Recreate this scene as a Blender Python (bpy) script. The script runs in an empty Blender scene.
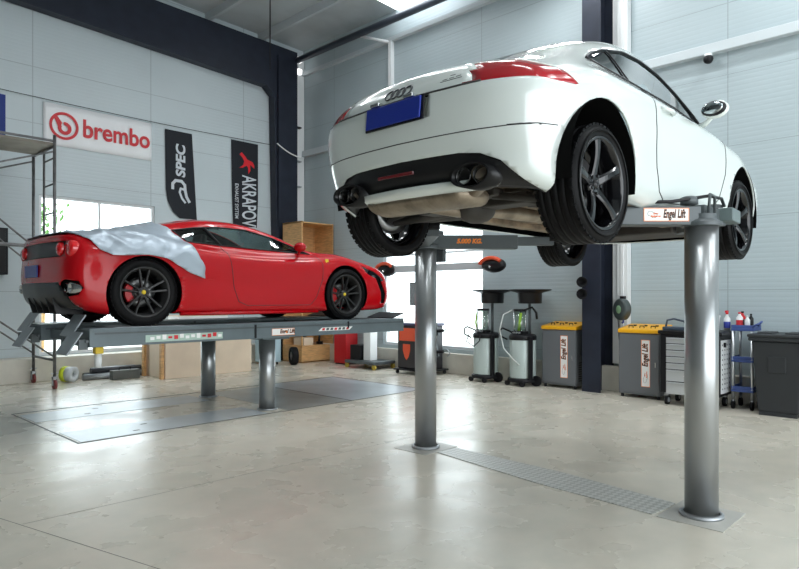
import bpy, bmesh, math, random
from mathutils import Vector, Matrix, Euler
from mathutils.geometry import intersect_line_line
random.seed(7)
D = bpy.data
COL = bpy.context.scene.collection
PI = math.pi
R_ = math.radians

# ---------------------------------------------------------------- materials
MATS = {}
def mat(name, col, rough=0.5, metal=0.0, coat=0.0, noise=0.0, nscale=4.0, bump=0.0, bscale=60.0,
        emit=None, estr=0.0, spec=None, trans=0.0, alpha=1.0, rnoise=0.0, col2=None, sheen=0.0, stretch=None):
    if name in MATS: return MATS[name]
    m = D.materials.new(name); m.use_nodes = True
    nt = m.node_tree; b = nt.nodes['Principled BSDF']
    def setv(k, v):
        if k in b.inputs: b.inputs[k].default_value = v
    c = (col[0], col[1], col[2], 1)
    setv('Base Color', c); setv('Roughness', rough); setv('Metallic', metal)
    setv('Coat Weight', coat); setv('Coat Roughness', 0.04)
    if spec is not None: setv('Specular IOR Level', spec)
    setv('Transmission Weight', trans); setv('Alpha', alpha)
    if sheen: setv('Sheen Weight', sheen)
    if emit: setv('Emission Color', (*emit, 1)); setv('Emission Strength', estr)
    tc = nt.nodes.new('ShaderNodeTexCoord')
    src = tc.outputs['Object']
    if stretch:
        mp = nt.nodes.new('ShaderNodeMapping'); mp.inputs['Scale'].default_value = stretch
        nt.links.new(src, mp.inputs['Vector']); src = mp.outputs['Vector']
    if noise or rnoise or col2:
        n = nt.nodes.new('ShaderNodeTexNoise'); n.inputs['Scale'].default_value = nscale
        n.inputs['Detail'].default_value = 6; nt.links.new(src, n.inputs['Vector'])
        if noise or col2:
            mx = nt.nodes.new('ShaderNodeMix'); mx.data_type = 'RGBA'
            c2 = (*col2, 1) if col2 else tuple(max(0, v*(1-noise)) for v in col)+(1,)
            c1 = c if col2 else tuple(min(1, v*(1+noise*0.6)) for v in col)+(1,)
            mx.inputs[6].default_value = c1; mx.inputs[7].default_value = c2
            rp = nt.nodes.new('ShaderNodeMapRange'); rp.inputs[1].default_value = 0.35; rp.inputs[2].default_value = 0.68
            nt.links.new(n.outputs[0], rp.inputs[0]); nt.links.new(rp.outputs[0], mx.inputs[0])
            nt.links.new(mx.outputs[2], b.inputs['Base Color'])
        if rnoise:
            rr = nt.nodes.new('ShaderNodeMapRange'); rr.inputs[1].default_value = 0.3; rr.inputs[2].default_value = 0.7
            rr.inputs[3].default_value = max(0, rough-rnoise); rr.inputs[4].default_value = min(1, rough+rnoise)
            nt.links.new(n.outputs[0], rr.inputs[0]); nt.links.new(rr.outputs[0], b.inputs['Roughness'])
    if bump:
        n2 = nt.nodes.new('ShaderNodeTexNoise'); n2.inputs['Scale'].default_value = bscale; n2.inputs['Detail'].default_value = 4
        nt.links.new(src, n2.inputs['Vector'])
        bp = nt.nodes.new('ShaderNodeBump'); bp.inputs['Strength'].default_value = bump; bp.inputs['Distance'].default_value = 0.01
        nt.links.new(n2.outputs[0], bp.inputs['Height']); nt.links.new(bp.outputs[0], b.inputs['Normal'])
    MATS[name] = m
    return m

def glass_mat(name, tint, gloss=0.12, rough=0.02):
    if name in MATS: return MATS[name]
    m = D.materials.new(name); m.use_nodes = True; nt = m.node_tree
    for n in list(nt.nodes): nt.nodes.remove(n)
    o = nt.nodes.new('ShaderNodeOutputMaterial'); mx = nt.nodes.new('ShaderNodeMixShader')
    t = nt.nodes.new('ShaderNodeBsdfTransparent'); t.inputs[0].default_value = (*tint, 1)
    g = nt.nodes.new('ShaderNodeBsdfGlossy'); g.inputs['Roughness'].default_value = rough
    fr = nt.nodes.new('ShaderNodeLayerWeight'); fr.inputs[0].default_value = 0.5
    pw = nt.nodes.new('ShaderNodeMath'); pw.operation = 'POWER'; pw.inputs[1].default_value = 4.0
    nt.links.new(fr.outputs['Facing'], pw.inputs[0])
    ad = nt.nodes.new('ShaderNodeMath'); ad.operation = 'ADD'; ad.inputs[1].default_value = gloss; ad.use_clamp = True
    nt.links.new(pw.outputs[0], ad.inputs[0]); nt.links.new(ad.outputs[0], mx.inputs[0])
    nt.links.new(t.outputs[0], mx.inputs[1]); nt.links.new(g.outputs[0], mx.inputs[2]); nt.links.new(mx.outputs[0], o.inputs[0])
    MATS[name] = m
    return m

# ---------------------------------------------------------------- mesh builder
def basis(d):
    d = Vector(d).normalized()
    up = Vector((0, 0, 1)) if abs(d.z) < 0.95 else Vector((1, 0, 0))
    a = d.cross(up).normalized(); b = a.cross(d).normalized()
    return a, b
class MB:
    def __init__(s): s.bm = bmesh.new(); s.smooth = set(); s.mi = 0
    def _f(s, vs, sm=False):
        try:
            f = s.bm.faces.new(vs); f.smooth = sm; f.material_index = s.mi; return f
        except ValueError: return None
    def box(s, c, d, rot=None, taper=None):
        c = Vector(c); hx, hy, hz = d[0]/2, d[1]/2, d[2]/2
        M = Euler(rot).to_matrix() if rot else Matrix.Identity(3)
        vs = []
        for z in (-1, 1):
            k = taper if (taper and z > 0) else 1
            for x, y in ((-1, -1), (1, -1), (1, 1), (-1, 1)):
                vs.append(s.bm.verts.new(c + M @ Vector((x*hx*k, y*hy*k, z*hz))))
        for q in ((3, 2, 1, 0), (4, 5, 6, 7), (0, 1, 5, 4), (1, 2, 6, 5), (2, 3, 7, 6), (3, 0, 4, 7)): s._f([vs[i] for i in q])
        return s
    def b2(s, x0, x1, y0, y1, z0, z1): return s.box(((x0+x1)/2, (y0+y1)/2, (z0+z1)/2), (x1-x0, y1-y0, z1-z0))
    def cyl(s, p0, p1, r0, r1=None, n=20, caps=True, sm=True):
        r1 = r0 if r1 is None else r1
        p0 = Vector(p0); p1 = Vector(p1); a, b = basis(p1-p0)
        A = []; B = []
        for i in range(n):
            t = 2*PI*i/n; o = a*math.cos(t)+b*math.sin(t)
            A.append(s.bm.verts.new(p0+o*r0)); B.append(s.bm.verts.new(p1+o*r1))
        for i in range(n):
            j = (i+1) % n; s._f([A[i], A[j], B[j], B[i]], sm)
        if caps: s._f(A[::-1]); s._f(B)
        return s
    def lathe(s, prof, n=32, M=None, sm=True, closed=False):
        # prof: list of (r, h) revolved round local z, M maps local to target
        M = M or Matrix.Identity(4); rings = []
        for r, h in prof:
            if r < 1e-5: rings.append([s.bm.verts.new(M @ Vector((0, 0, h)))])
            else: rings.append([s.bm.verts.new(M @ Vector((r*math.cos(2*PI*i/n), r*math.sin(2*PI*i/n), h))) for i in range(n)])
        prs = list(zip(rings, rings[1:]))
        if closed: prs.append((rings[-1], rings[0]))
        for a, b in prs:
            for i in range(n):
                j = (i+1) % n
                if len(a) == 1 and len(b) == 1: continue
                if len(a) == 1: s._f([a[0], b[j], b[i]], sm)
                elif len(b) == 1: s._f([a[i], a[j], b[0]], sm)
                else: s._f([a[i], a[j], b[j], b[i]], sm)
        return s
    def tube(s, pts, r, n=10, closed=False, caps=True):
        pts = [Vector(p) for p in pts]; k = len(pts); rings = []
        a = None
        for i in range(k):
            if closed: t = (pts[(i+1) % k]-pts[i-1])
            else: t = pts[min(i+1, k-1)]-pts[max(i-1, 0)]
            if t.length < 1e-9: t = Vector((0, 0, 1))
            t.normalize()
            if a is None: a, b = basis(t)
            a = (a - t*a.dot(t))
            if a.length < 1e-6: a, b = basis(t)
            a.normalize(); b = a.cross(t)
            rr = r[i] if isinstance(r, (list, tuple)) else r
            rings.append([s.bm.verts.new(pts[i]+(a*math.cos(2*PI*q/n)+b*math.sin(2*PI*q/n))*rr) for q in range(n)])
        prs = list(zip(rings, rings[1:]))
        if closed: prs.append((rings[-1], rings[0]))
        for A, B in prs:
            for q in range(n):
                w = (q+1) % n; s._f([A[q], A[w], B[w], B[q]], True)
        if caps and not closed: s._f(rings[0][::-1]); s._f(rings[-1])
        return s
    def prism(s, poly, h0, h1, M=None, sm=False):
        M = M or Matrix.Identity(4)
        A = [s.bm.verts.new(M @ Vector((p[0], p[1], h0))) for p in poly]
        B = [s.bm.verts.new(M @ Vector((p[0], p[1], h1))) for p in poly]
        n = len(poly)
        for i in range(n):
            j = (i+1) % n; s._f([A[i], A[j], B[j], B[i]], sm)
        s._f(A[::-1]); s._f(B)
        return s
    def sph(s, c, r, n=16, sc=(1, 1, 1)):
        prof = [(math.sin(PI*i/(n//2))*1.0, -math.cos(PI*i/(n//2))) for i in range(n//2+1)]
        M = Matrix.Translation(Vector(c)) @ Matrix.Diagonal((r*sc[0], r*sc[1], r*sc[2], 1))
        return s.lathe(prof, n, M)
    def grid(s, P, sm=True, flip=False):
        V = [[s.bm.verts.new(Vector(p)) for p in row] for row in P]
        for i in range(len(V)-1):
            for j in range(len(V[0])-1):
                q = [V[i][j], V[i+1][j], V[i+1][j+1], V[i][j+1]]
                s._f(q[::-1] if flip else q, sm)
        return s
    def build(s, name, m, parent=None, bevel=0, seg=2, loc=None, rotz=0, solid=0, recalc=True, merge=False, sub=0):
        if merge: bmesh.ops.remove_doubles(s.bm, verts=s.bm.verts, dist=1e-5)
        if recalc: bmesh.ops.recalc_face_normals(s.bm, faces=s.bm.faces)
        me = D.meshes.new(name); s.bm.to_mesh(me); s.bm.free()
        for mm in (m if isinstance(m, (list, tuple)) else [m]): me.materials.append(mm)
        o = D.objects.new(name, me); COL.objects.link(o)
        if parent is not None: o.parent = parent
        if loc: o.location = loc
        if rotz: o.rotation_euler = (0, 0, rotz)
        if solid:
            md = o.modifiers.new('solid', 'SOLIDIFY'); md.thickness = solid; md.offset = -1
        if bevel:
            md = o.modifiers.new('bevel', 'BEVEL'); md.width = bevel; md.segments = seg; md.limit_method = 'ANGLE'; md.angle_limit = R_(40)
        if sub:
            md = o.modifiers.new('sub', 'SUBSURF'); md.levels = sub; md.render_levels = sub
        return o

def tag(o, label=None, cat=None, group=None, kind=None):
    if label: o['label'] = label
    if cat: o['category'] = cat
    if group: o['group'] = group
    if kind: o['kind'] = kind
    return o
def thing(name, label, cat, loc=(0, 0, 0), rotz=0, group=None):
    o = D.objects.new(name, None); COL.objects.link(o); o.location = loc; o.rotation_euler = (0, 0, rotz)
    o.empty_display_size = 0.1
    return tag(o, label, cat, group)
def struct(mb, name, m, **k):
    return tag(mb.build(name, m, **k), kind='structure')
def dup(o, parent=None):
    c = o.copy(); COL.objects.link(c)
    if parent is not None: c.parent = parent
    for ch in list(o.children): dup(ch, c)
    return c

def textobj(name, body, size, m, parent=None, M=None, shear=0.0, bold=0.0, ext=0.002, align='CENTER', sx=1.0, spacing=1.0):
    cu = D.curves.new(name, 'FONT'); cu.body = body; cu.size = size; cu.extrude = ext; cu.offset = bold
    cu.shear = shear; cu.align_x = align; cu.align_y = 'CENTER'; cu.space_character = spacing
    t = D.objects.new(name+'_src', cu); COL.objects.link(t)
    bpy.context.view_layer.update()
    me = D.meshes.new_from_object(t.evaluated_get(bpy.context.evaluated_depsgraph_get()))
    D.objects.remove(t); D.curves.remove(cu)
    me.transform(Matrix.Diagonal((sx, 1, 1, 1)))
    if M is not None: me.transform(M)
    me.materials.clear(); me.materials.append(m)
    o = D.objects.new(name, me); COL.objects.link(o)
    if parent is not None: o.parent = parent
    return o
def frame(origin, xdir, ydir):
    x = Vector(xdir).normalized(); y = Vector(ydir).normalized(); z = x.cross(y)
    M = Matrix((x, y, z)).transposed().to_4x4(); M.translation = Vector(origin)
    return M
def arc(c, r, a0, a1, n, f=lambda a, b: (a, b)):
    return [f(c[0]+r*math.cos(a0+(a1-a0)*i/n), c[1]+r*math.sin(a0+(a1-a0)*i/n)) for i in range(n+1)]

# ---------------------------------------------------------------- shared materials
def common():
    mat('steel_dark', (0.020, 0.025, 0.040), 0.45, 0.0, spec=0.3, noise=0.15, bump=0.05)
    mat('black_plastic', (0.007, 0.007, 0.009), 0.42, spec=0.3)
    mat('black_rubber', (0.007, 0.007, 0.008), 0.62, spec=0.2, bump=0.1, bscale=150)
    mat('grey_steel', (0.16, 0.19, 0.21), 0.38, 0.25, noise=0.12)
    mat('arm_grey', (0.085, 0.10, 0.105), 0.4, 0.1, noise=0.12)
    mat('chrome', (0.72, 0.74, 0.75), 0.16, 1.0)
    mat('brushed', (0.40, 0.415, 0.42), 0.30, 0.80)
    mat('galv', (0.42, 0.44, 0.46), 0.42, 0.8, noise=0.2, nscale=8)
    mat('alu', (0.6, 0.62, 0.64), 0.3, 0.9)
    mat('white_paint', (0.78, 0.80, 0.80), 0.4)
    mat('orange', (0.85, 0.16, 0.015), 0.4)
    mat('sticker_orange', (0.90, 0.24, 0.03), 0.4)
    mat('sticker_white', (0.85, 0.85, 0.83), 0.4)
    mat('black_ink', (0.01, 0.01, 0.01), 0.5)
    mat('red_ink', (0.62, 0.02, 0.03), 0.5)
    mat('wood', (0.66, 0.38, 0.16), 0.55, noise=0.25, nscale=6, stretch=(1, 1, 8))
    mat('red_paint', (0.55, 0.015, 0.02), 0.3)
    mat('blue', (0.03, 0.05, 0.32), 0.45)
common()
M = MATS
def m_(n): return MATS[n]
# ================================================================ ROOM
XW, YW, ZR = 9.3, 12.2, 7.35      # right wall plane, left wall plane, roof height at the right wall
XB, YB = -4.0, -4.0
def panel_mat(name, axis, col, off=0.0, vper=2.1, rib=0.065):
    m = D.materials.new(name); m.use_nodes = True; nt = m.node_tree; b = nt.nodes['Principled BSDF']
    b.inputs['Roughness'].default_value = 0.38
    tc = nt.nodes.new('ShaderNodeTexCoord'); sp = nt.nodes.new('ShaderNodeSeparateXYZ')
    nt.links.new(tc.outputs['Object'], sp.inputs[0])
    def mth(op, a, bb=None, c=None):
        n = nt.nodes.new('ShaderNodeMath'); n.operation = op
        for i, v in enumerate((a, bb, c)):
            if v is None: continue
            if isinstance(v, (int, float)): n.inputs[i].default_value = v
            else: nt.links.new(v, n.inputs[i])
        return n.outputs[0]
    H = sp.outputs[2]; A = sp.outputs[axis]
    ribs = mth('PINGPONG', H, rib/2)
    ribs = mth('MULTIPLY', ribs, 2/rib)
    ribs = mth('SMOOTH_MIN', ribs, 0.55, 0.2)
    # horizontal joints every 0.98 m and vertical joints
    hj = mth('LESS_THAN', mth('PINGPONG', mth('ADD', H, 0.43), 0.49), 0.006)
    vj = mth('LESS_THAN', mth('PINGPONG', mth('ADD', A, off), vper/2), 0.008)
    j = mth('MAXIMUM', hj, vj)
    n = nt.nodes.new('ShaderNodeTexNoise'); n.inputs['Scale'].default_value = 0.9; n.inputs['Detail'].default_value = 5
    nt.links.new(tc.outputs['Object'], n.inputs['Vector'])
    mx = nt.nodes.new('ShaderNodeMix'); mx.data_type = 'RGBA'
    mx.inputs[6].default_value = (*col, 1); mx.inputs[7].default_value = tuple(v*0.86 for v in col)+(1,)
    nt.links.new(n.outputs[0], mx.inputs[0])
    mx2 = nt.nodes.new('ShaderNodeMix'); mx2.data_type = 'RGBA'; mx2.inputs[7].default_value = (0.16, 0.18, 0.2, 1)
    nt.links.new(mx.outputs[2], mx2.inputs[6]); nt.links.new(mth('MULTIPLY', j, 0.4), mx2.inputs[0])
    nt.links.new(mx2.outputs[2], b.inputs['Base Color'])
    bp = nt.nodes.new('ShaderNodeBump'); bp.inputs['Strength'].default_value = 0.35; bp.inputs['Distance'].default_value = 0.006
    hh = mth('SUBTRACT', ribs, mth('MULTIPLY', j, 1.0))
    nt.links.new(hh, bp.inputs['Height']); nt.links.new(bp.outputs[0], b.inputs['Normal'])
    return m
WCOL = (0.45, 0.53, 0.555)
mw1 = panel_mat('panel_wall_left', 0, (0.60, 0.675, 0.70), off=0.75)  # same panels as the right wall; its stronger light is painted into the colour
mw2 = panel_mat('panel_wall_right', 1, WCOL, off=1.4, vper=4.15)
def concrete_floor():
    m = D.materials.new('polished_concrete'); m.use_nodes = True; nt = m.node_tree; b = nt.nodes['Principled BSDF']
    tc = nt.nodes.new('ShaderNodeTexCoord')
    def noise(sc, det=8, dist=0.0):
        n = nt.nodes.new('ShaderNodeTexNoise'); n.inputs['Scale'].default_value = sc; n.inputs['Detail'].default_value = det
        n.inputs['Distortion'].default_value = dist
        nt.links.new(tc.outputs['Object'], n.inputs['Vector']); return n.outputs[0]
    cr = nt.nodes.new('ShaderNodeValToRGB'); e = cr.color_ramp.elements
    e[0].position = 0.22; e[0].color = (0.56, 0.515, 0.43, 1)
    e[1].position = 0.74; e[1].color = (0.68, 0.635, 0.54, 1)
    x = e.new(0.48); x.color = (0.62, 0.575, 0.485, 1)
    nt.links.new(noise(0.8, 6, 0.0), cr.inputs[0])
    cr2 = nt.nodes.new('ShaderNodeValToRGB'); e = cr2.color_ramp.elements
    e[0].position = 0.22; e[0].color = (0.88, 0.90, 0.90, 1); e[1].position = 0.78; e[1].color = (1.05, 1.04, 1.04, 1)
    nt.links.new(noise(5, 6, 0.0), cr2.inputs[0])
    mu = nt.nodes.new('ShaderNodeMix'); mu.data_type = 'RGBA'; mu.blend_type = 'MULTIPLY'; mu.inputs[0].default_value = 1
    nt.links.new(cr.outputs[0], mu.inputs[6]); nt.links.new(cr2.outputs[0], mu.inputs[7])
    nt.links.new(mu.outputs[2], b.inputs['Base Color'])
    mr = nt.nodes.new('ShaderNodeMapRange'); mr.inputs[1].default_value = 0.3; mr.inputs[2].default_value = 0.7
    mr.inputs[3].default_value = 0.20; mr.inputs[4].default_value = 0.36
    nt.links.new(noise(1.8, 5), mr.inputs[0]); nt.links.new(mr.outputs[0], b.inputs['Roughness'])
    b.inputs['Specular IOR Level'].default_value = 0.7
    bp = nt.nodes.new('ShaderNodeBump'); bp.inputs['Strength'].default_value = 0.06; bp.inputs['Distance'].default_value = 0.01
    nt.links.new(noise(14, 4), bp.inputs['Height']); nt.links.new(bp.outputs[0], b.inputs['Normal'])
    return m
struct(MB().b2(XB, XW+0.2, YB, YW+0.2, -0.2, 0), 'floor', concrete_floor())
# left wall (y = YW) with its big window, right wall (x = XW) with its window
WX0, WX1, WZ0, WZ1 = 3.55, 5.63, 0.42, 3.24
w = MB()
w.b2(XB, WX0, YW, YW+0.2, 0, 9.2); w.b2(WX1, XW+0.2, YW, YW+0.2, 0, 9.2)
w.b2(WX0, WX1, YW, YW+0.2, 0, WZ0); w.b2(WX0, WX1, YW, YW+0.2, WZ1, 9.2)
struct(w, 'wall_left', mw1)
VY0, VY1, VZ0, VZ1 = 6.86, 9.45, 0.45, 3.10
w = MB()
w.b2(XW, XW+0.2, YB, VY0, 0, 9.2); w.b2(XW, XW+0.2, VY1, YW, 0, 9.2)
w.b2(XW, XW+0.2, VY0, VY1, 0, VZ0); w.b2(XW, XW+0.2, VY0, VY1, VZ1, 9.2)
struct(w, 'wall_right', mw2)
# unseen walls behind the photographer; the door opening is added to let daylight in
w = MB()
w.b2(XB-0.2, XB, YB, YW+0.2, 0, 9.2)
struct(w, 'wall_back', mat('back_wall_dark', (.14, .15, .15), .6, noise=.1))  # unseen wall, coloured dark to hold light off the white car's rear
w = MB()
w.b2(XB-0.2, -2.5, YB-0.2, YB, 0, 9.2); w.b2(7.5, XW+0.2, YB-0.2, YB, 0, 9.2); w.b2(-2.5, 7.5, YB-0.2, YB, 4.6, 9.2)
struct(w, 'wall_front', mw1)
# roof, rising gently away from the right wall, with a translucent skylight strip
SL = 0.03
def rz(x): return ZR + (XW-x)*SL
ceil = mat('ceiling_sheet', (0.46, 0.50, 0.51), 0.5, noise=0.12, nscale=1.5)
KY0, KY1, KX0 = 7.35, 9.05, 7.6
def roofpart(mb, x0, x1, y0, y1):
    vs = [(x0, y0, rz(x0)), (x1, y0, rz(x1)), (x1, y1, rz(x1)), (x0, y1, rz(x0))]
    A = [mb.bm.verts.new(v) for v in vs]; B = [mb.bm.verts.new((v[0], v[1], v[2]+0.12)) for v in vs]
    mb._f(A[::-1]); mb._f(B)
    for i in range(4): mb._f([A[i], A[(i+1) % 4], B[(i+1) % 4], B[i]])
w = MB()
roofpart(w, XB-0.2, KX0, YB-0.2, YW+0.2); roofpart(w, KX0, XW+0.2, YB-0.2, KY0); roofpart(w, KX0, XW+0.2, KY1, YW+0.2)
struct(w, 'ceiling', ceil)
sk = MB(); roofpart(sk, KX0, XW+0.2, KY0, KY1)
struct(sk, 'window_3', mat('skylight_sheet', (0.9, 0.93, 0.95), 0.4, emit=(0.93, 0.97, 1.0), estr=3.2))
# roof purlins (run along y)
pz = mat('purlin_paint', (0.50, 0.54, 0.56), 0.45)
k = 0
for x in (8.05, 6.75, 5.4, 4.0, 2.6, 1.2, -0.2, -1.6, -3.0):
    z = rz(x); k += 1
    struct(MB().b2(x-0.035, x+0.035, YB+0.01, YW-0.01, z-0.17, z-0.002), 'trim_%d' % k, pz)
# gable rafter and columns of dark steel
dk = m_('steel_dark')
def ibeam_v(x, y, z0, z1, wx, dy, t=0.02, along='x'):
    b = MB()
    if along == 'x':   # web runs along x, flanges face +-x
        b.b2(x-wx/2, x-wx/2+t, y-dy/2, y+dy/2, z0, z1); b.b2(x+wx/2-t, x+wx/2, y-dy/2, y+dy/2, z0, z1)
        b.b2(x-wx/2+t, x+wx/2-t, y-t/2, y+t/2, z0, z1)
    else:
        b.b2(x-wx/2, x+wx/2, y-dy/2, y-dy/2+t, z0, z1); b.b2(x-wx/2, x+wx/2, y+dy/2-t, y+dy/2, z0, z1)
        b.b2(x-t/2, x+t/2, y-dy/2+t, y+dy/2-t, z0, z1)
    return b
rf = MB()
zz = 6.28
pts = [(XB+0.02, rz(XB)-0.18), (XB+0.02, rz(XB)-0.85), (8.2, zz-0.02), (8.36, zz-0.2), (8.36, 0.0), (9.0, 0.0), (9.0, rz(9.0)-0.18)]
pts = [(-3.98, 7.45), (-3.98, 6.75), (8.10, 6.20), (8.30, 6.02), (8.42, 0.0), (8.95, 0.0), (8.95, 7.16)]
rf.prism([(p[0], p[1]) for p in pts], 0, -0.22, frame((0, YW-0.24, 0), (1, 0, 0), (0, 0, 1)))
k += 1; struct(rf, 'trim_%d' % k, dk, bevel=0.008)
st = MB().b2(8.38, 8.46, YW-0.30, YW-0.235, 0.0, 6.95)
k += 1; struct(st, 'trim_%d' % k, dk)
# big column on the right wall
cl = ibeam_v(9.06, 4.52, 0, 7.2, 0.44, 0.30, 0.018, 'x')
k += 1; struct(cl, 'trim_%d' % k, dk)
jb = MB().b2(9.16, 9.29, 4.10, 4.26, 0.42, 7.1); jb.b2(9.22, 9.29, 4.26, 4.36, 0.42, 7.1); jb.b2(9.14, 9.20, 4.155, 4.20, 0.42, 7.1)
k += 1; struct(jb, 'trim_%d' % k, m_('white_paint'), bevel=0.004)
# strip by the far corner, girt tube, eave tube, bright edge of the roof joint
k += 1; struct(MB().b2(8.97, 9.28, YW-0.06, YW-0.002, 0.42, 7.1), 'trim_%d' % k, m_('white_paint'))
gm = mat('girt_grey', (0.55, 0.60, 0.62), 0.4)
g = MB().b2(XW-0.11, XW-0.004, YB+0.02, YW-0.08, 4.78, 4.92)
k += 1; struct(g, 'trim_%d' % k, gm, bevel=0.01)
t = MB().cyl((8.95, YB+0.02, 6.98), (8.95, YW-0.25, 6.98), 0.07)
k += 1; struct(t, 'trim_%d' % k, mat('eave_tube', (0.06, 0.075, 0.10), 0.4))
t = MB().b2(XW-0.09, XW-0.004, YB+0.02, YW-0.08, 6.72, 6.80)
k += 1; struct(t, 'trim_%d' % k, gm)
t = MB().b2(XW-0.10, XW-0.004, 9.13, 9.21, 4.92, 6.72).cyl((XW-0.05, 9.17, 6.7), (8.98, 9.8, 6.93), 0.03)
k += 1; struct(t, 'trim_%d' % k, m_('white_paint'))
# low concrete kerbs
kb = mat('kerb_concrete', (0.66, 0.63, 0.55), 0.6, noise=0.10, nscale=3, bump=0.1)
struct(MB().b2(XB+0.01, 8.35, 11.80, YW-0.002, 0, 0.40), 'baseboard_left', kb, bevel=0.01)
struct(MB().b2(XW-0.13, XW-0.002, YB+0.01, 11.9, 0, 0.38), 'baseboard_right', kb, bevel=0.01)
# windows
fr = mat('window_white', (0.75, 0.77, 0.78), 0.35)
gl = glass_mat('window_glass', (0.95, 0.98, 0.98), 0.03)
def window(nm, axis, a0, a1, z0, z1, depth0, nmull, transom):
    def bb(mb, p0, p1, q0, q1, d0, d1):
        if axis == 'x': mb.b2(p0, p1, d0, d1, q0, q1)
        else: mb.b2(d0, d1, p0, p1, q0, q1)
    f = MB(); t = 0.05; d0 = depth0+0.04; d1 = depth0+0.10
    bb(f, a0, a1, z0, z0+t, d0, d1); bb(f, a0, a1, z1-t, z1, d0, d1); bb(f, a0, a0+t, z0+t, z1-t, d0, d1); bb(f, a1-t, a1, z0+t, z1-t, d0, d1)
    for i in range(1, nmull+1):
        c = a0+(a1-a0)*i/(nmull+1); bb(f, c-0.02, c+0.02, z0+t, z1-t, d0, d1)
    for z in transom: bb(f, a0+t, a1-t, z-0.02, z+0.02, d0, d1)
    fo = struct(f, nm, fr)
    p = MB(); bb(p, a0+t*0.9, a1-t*0.9, z0+t*0.9, z1-t*0.9, depth0+0.066, depth0+0.072)
    p.build('window_pane', gl, fo)
window('window_1', 'x', WX0, WX1, WZ0, WZ1, YW, 1, ())
window('window_2', 'y', VY0, VY1, VZ0, VZ1, XW, 0, (2.3,))
# outside ground seen brightly through the windows
struct(MB().b2(-30, 40, 12.6, 40, -0.4, -0.3), 'ground', mat('outside_paving', (0.75, 0.74, 0.70), 0.8))
# floor joints
jm = mat('floor_joint', (0.12, 0.11, 0.09), 0.8)
def joint(a, b, w=0.004):
    global k
    a = Vector((*a, 0)); b = Vector((*b, 0)); d = (b-a); L = d.length; c = (a+b)/2
    k += 1
    struct(MB().box((c.x, c.y, 0.0004), (L, w, 0.001), (0, 0, math.atan2(d.y, d.x))), 'trim_%d' % k, jm)
joint((0.9, 5.6), (1.75, 2.2)); joint((1.2, 4.45), (6.0, 4.35), 0.003)
# ================================================================ CAR BODIES
def cr_eval(P, per):
    """Catmull-Rom through a list of vectors, 'per' samples a span."""
    n = len(P); out = []
    for i in range(n-1):
        p1, p2 = P[i], P[i+1]
        p0 = P[i-1] if i > 0 else p1*2-p2
        p3 = P[i+2] if i+2 < n else p2*2-p1
        t0 = 0; t1 = t0+max((p1-p0).length, 1e-4)**0.5; t2 = t1+max((p2-p1).length, 1e-4)**0.5; t3 = t2+max((p3-p2).length, 1e-4)**0.5
        for s in range(per):
            t = t1+(t2-t1)*s/per
            A1 = p0*((t1-t)/(t1-t0))+p1*((t-t0)/(t1-t0)); A2 = p1*((t2-t)/(t2-t1))+p2*((t-t1)/(t2-t1)); A3 = p2*((t3-t)/(t3-t2))+p3*((t-t2)/(t3-t2))
            B1 = A1*((t2-t)/(t2-t0))+A2*((t-t0)/(t2-t0)); B2 = A2*((t3-t)/(t3-t1))+A3*((t-t1)/(t3-t1))
            out.append(B1*((t2-t)/(t2-t1))+B2*((t-t1)/(t2-t1)))
    out.append(P[-1].copy())
    return out
def lerp_tab(tab, x):
    if x <= tab[0][0]: return tab[0][1]
    for (a, va), (b, vb) in zip(tab, tab[1:]):
        if x <= b: return va+(vb-va)*(x-a)/(b-a)
    return tab[-1][1]
def car_surface(levels, nu=5, nv=5):
    """levels: list of rows (bottom to centre line), each a list of (x,y,z) from rear centre round to front centre.
    returns bmesh of the whole shell mirrored about y=0"""
    rows = [cr_eval([Vector(p) for p in L], nu) for L in levels]
    n = len(rows[0]); cols = [cr_eval([rows[j][i] for j in range(len(rows))], nv) for i in range(n)]
    for c in cols: c[-1].y = 0
    for v in cols[0]: v.y = 0
    for v in cols[-1]: v.y = 0
    bm = bmesh.new(); m = len(cols[0])
    for sgn in (1, -1):
        V = [[bm.verts.new((p.x, p.y*sgn, p.z)) for p in c] for c in cols]
        for i in range(n-1):
            for j in range(m-1):
                q = [V[i][j], V[i][j+1], V[i+1][j+1], V[i+1][j]]
                if sgn < 0: q = q[::-1]
                f = bm.faces.new(q); f.smooth = True
    bmesh.ops.remove_doubles(bm, verts=bm.verts, dist=2e-4)
    bmesh.ops.dissolve_degenerate(bm, edges=bm.edges, dist=1e-5)
    bmesh.ops.recalc_face_normals(bm, faces=bm.faces)
    return bm
PROJ = {'side': (0, 2), 'rear': (1, 2), 'top': (0, 1)}
def pip(p, poly):
    c = False; n = len(poly); x, y = p
    for i in range(n):
        x1, y1 = poly[i]; x2, y2 = poly[i-1]
        if (y1 > y) != (y2 > y) and x < (x2-x1)*(y-y1)/(y2-y1)+x1: c = not c
    return c
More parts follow.
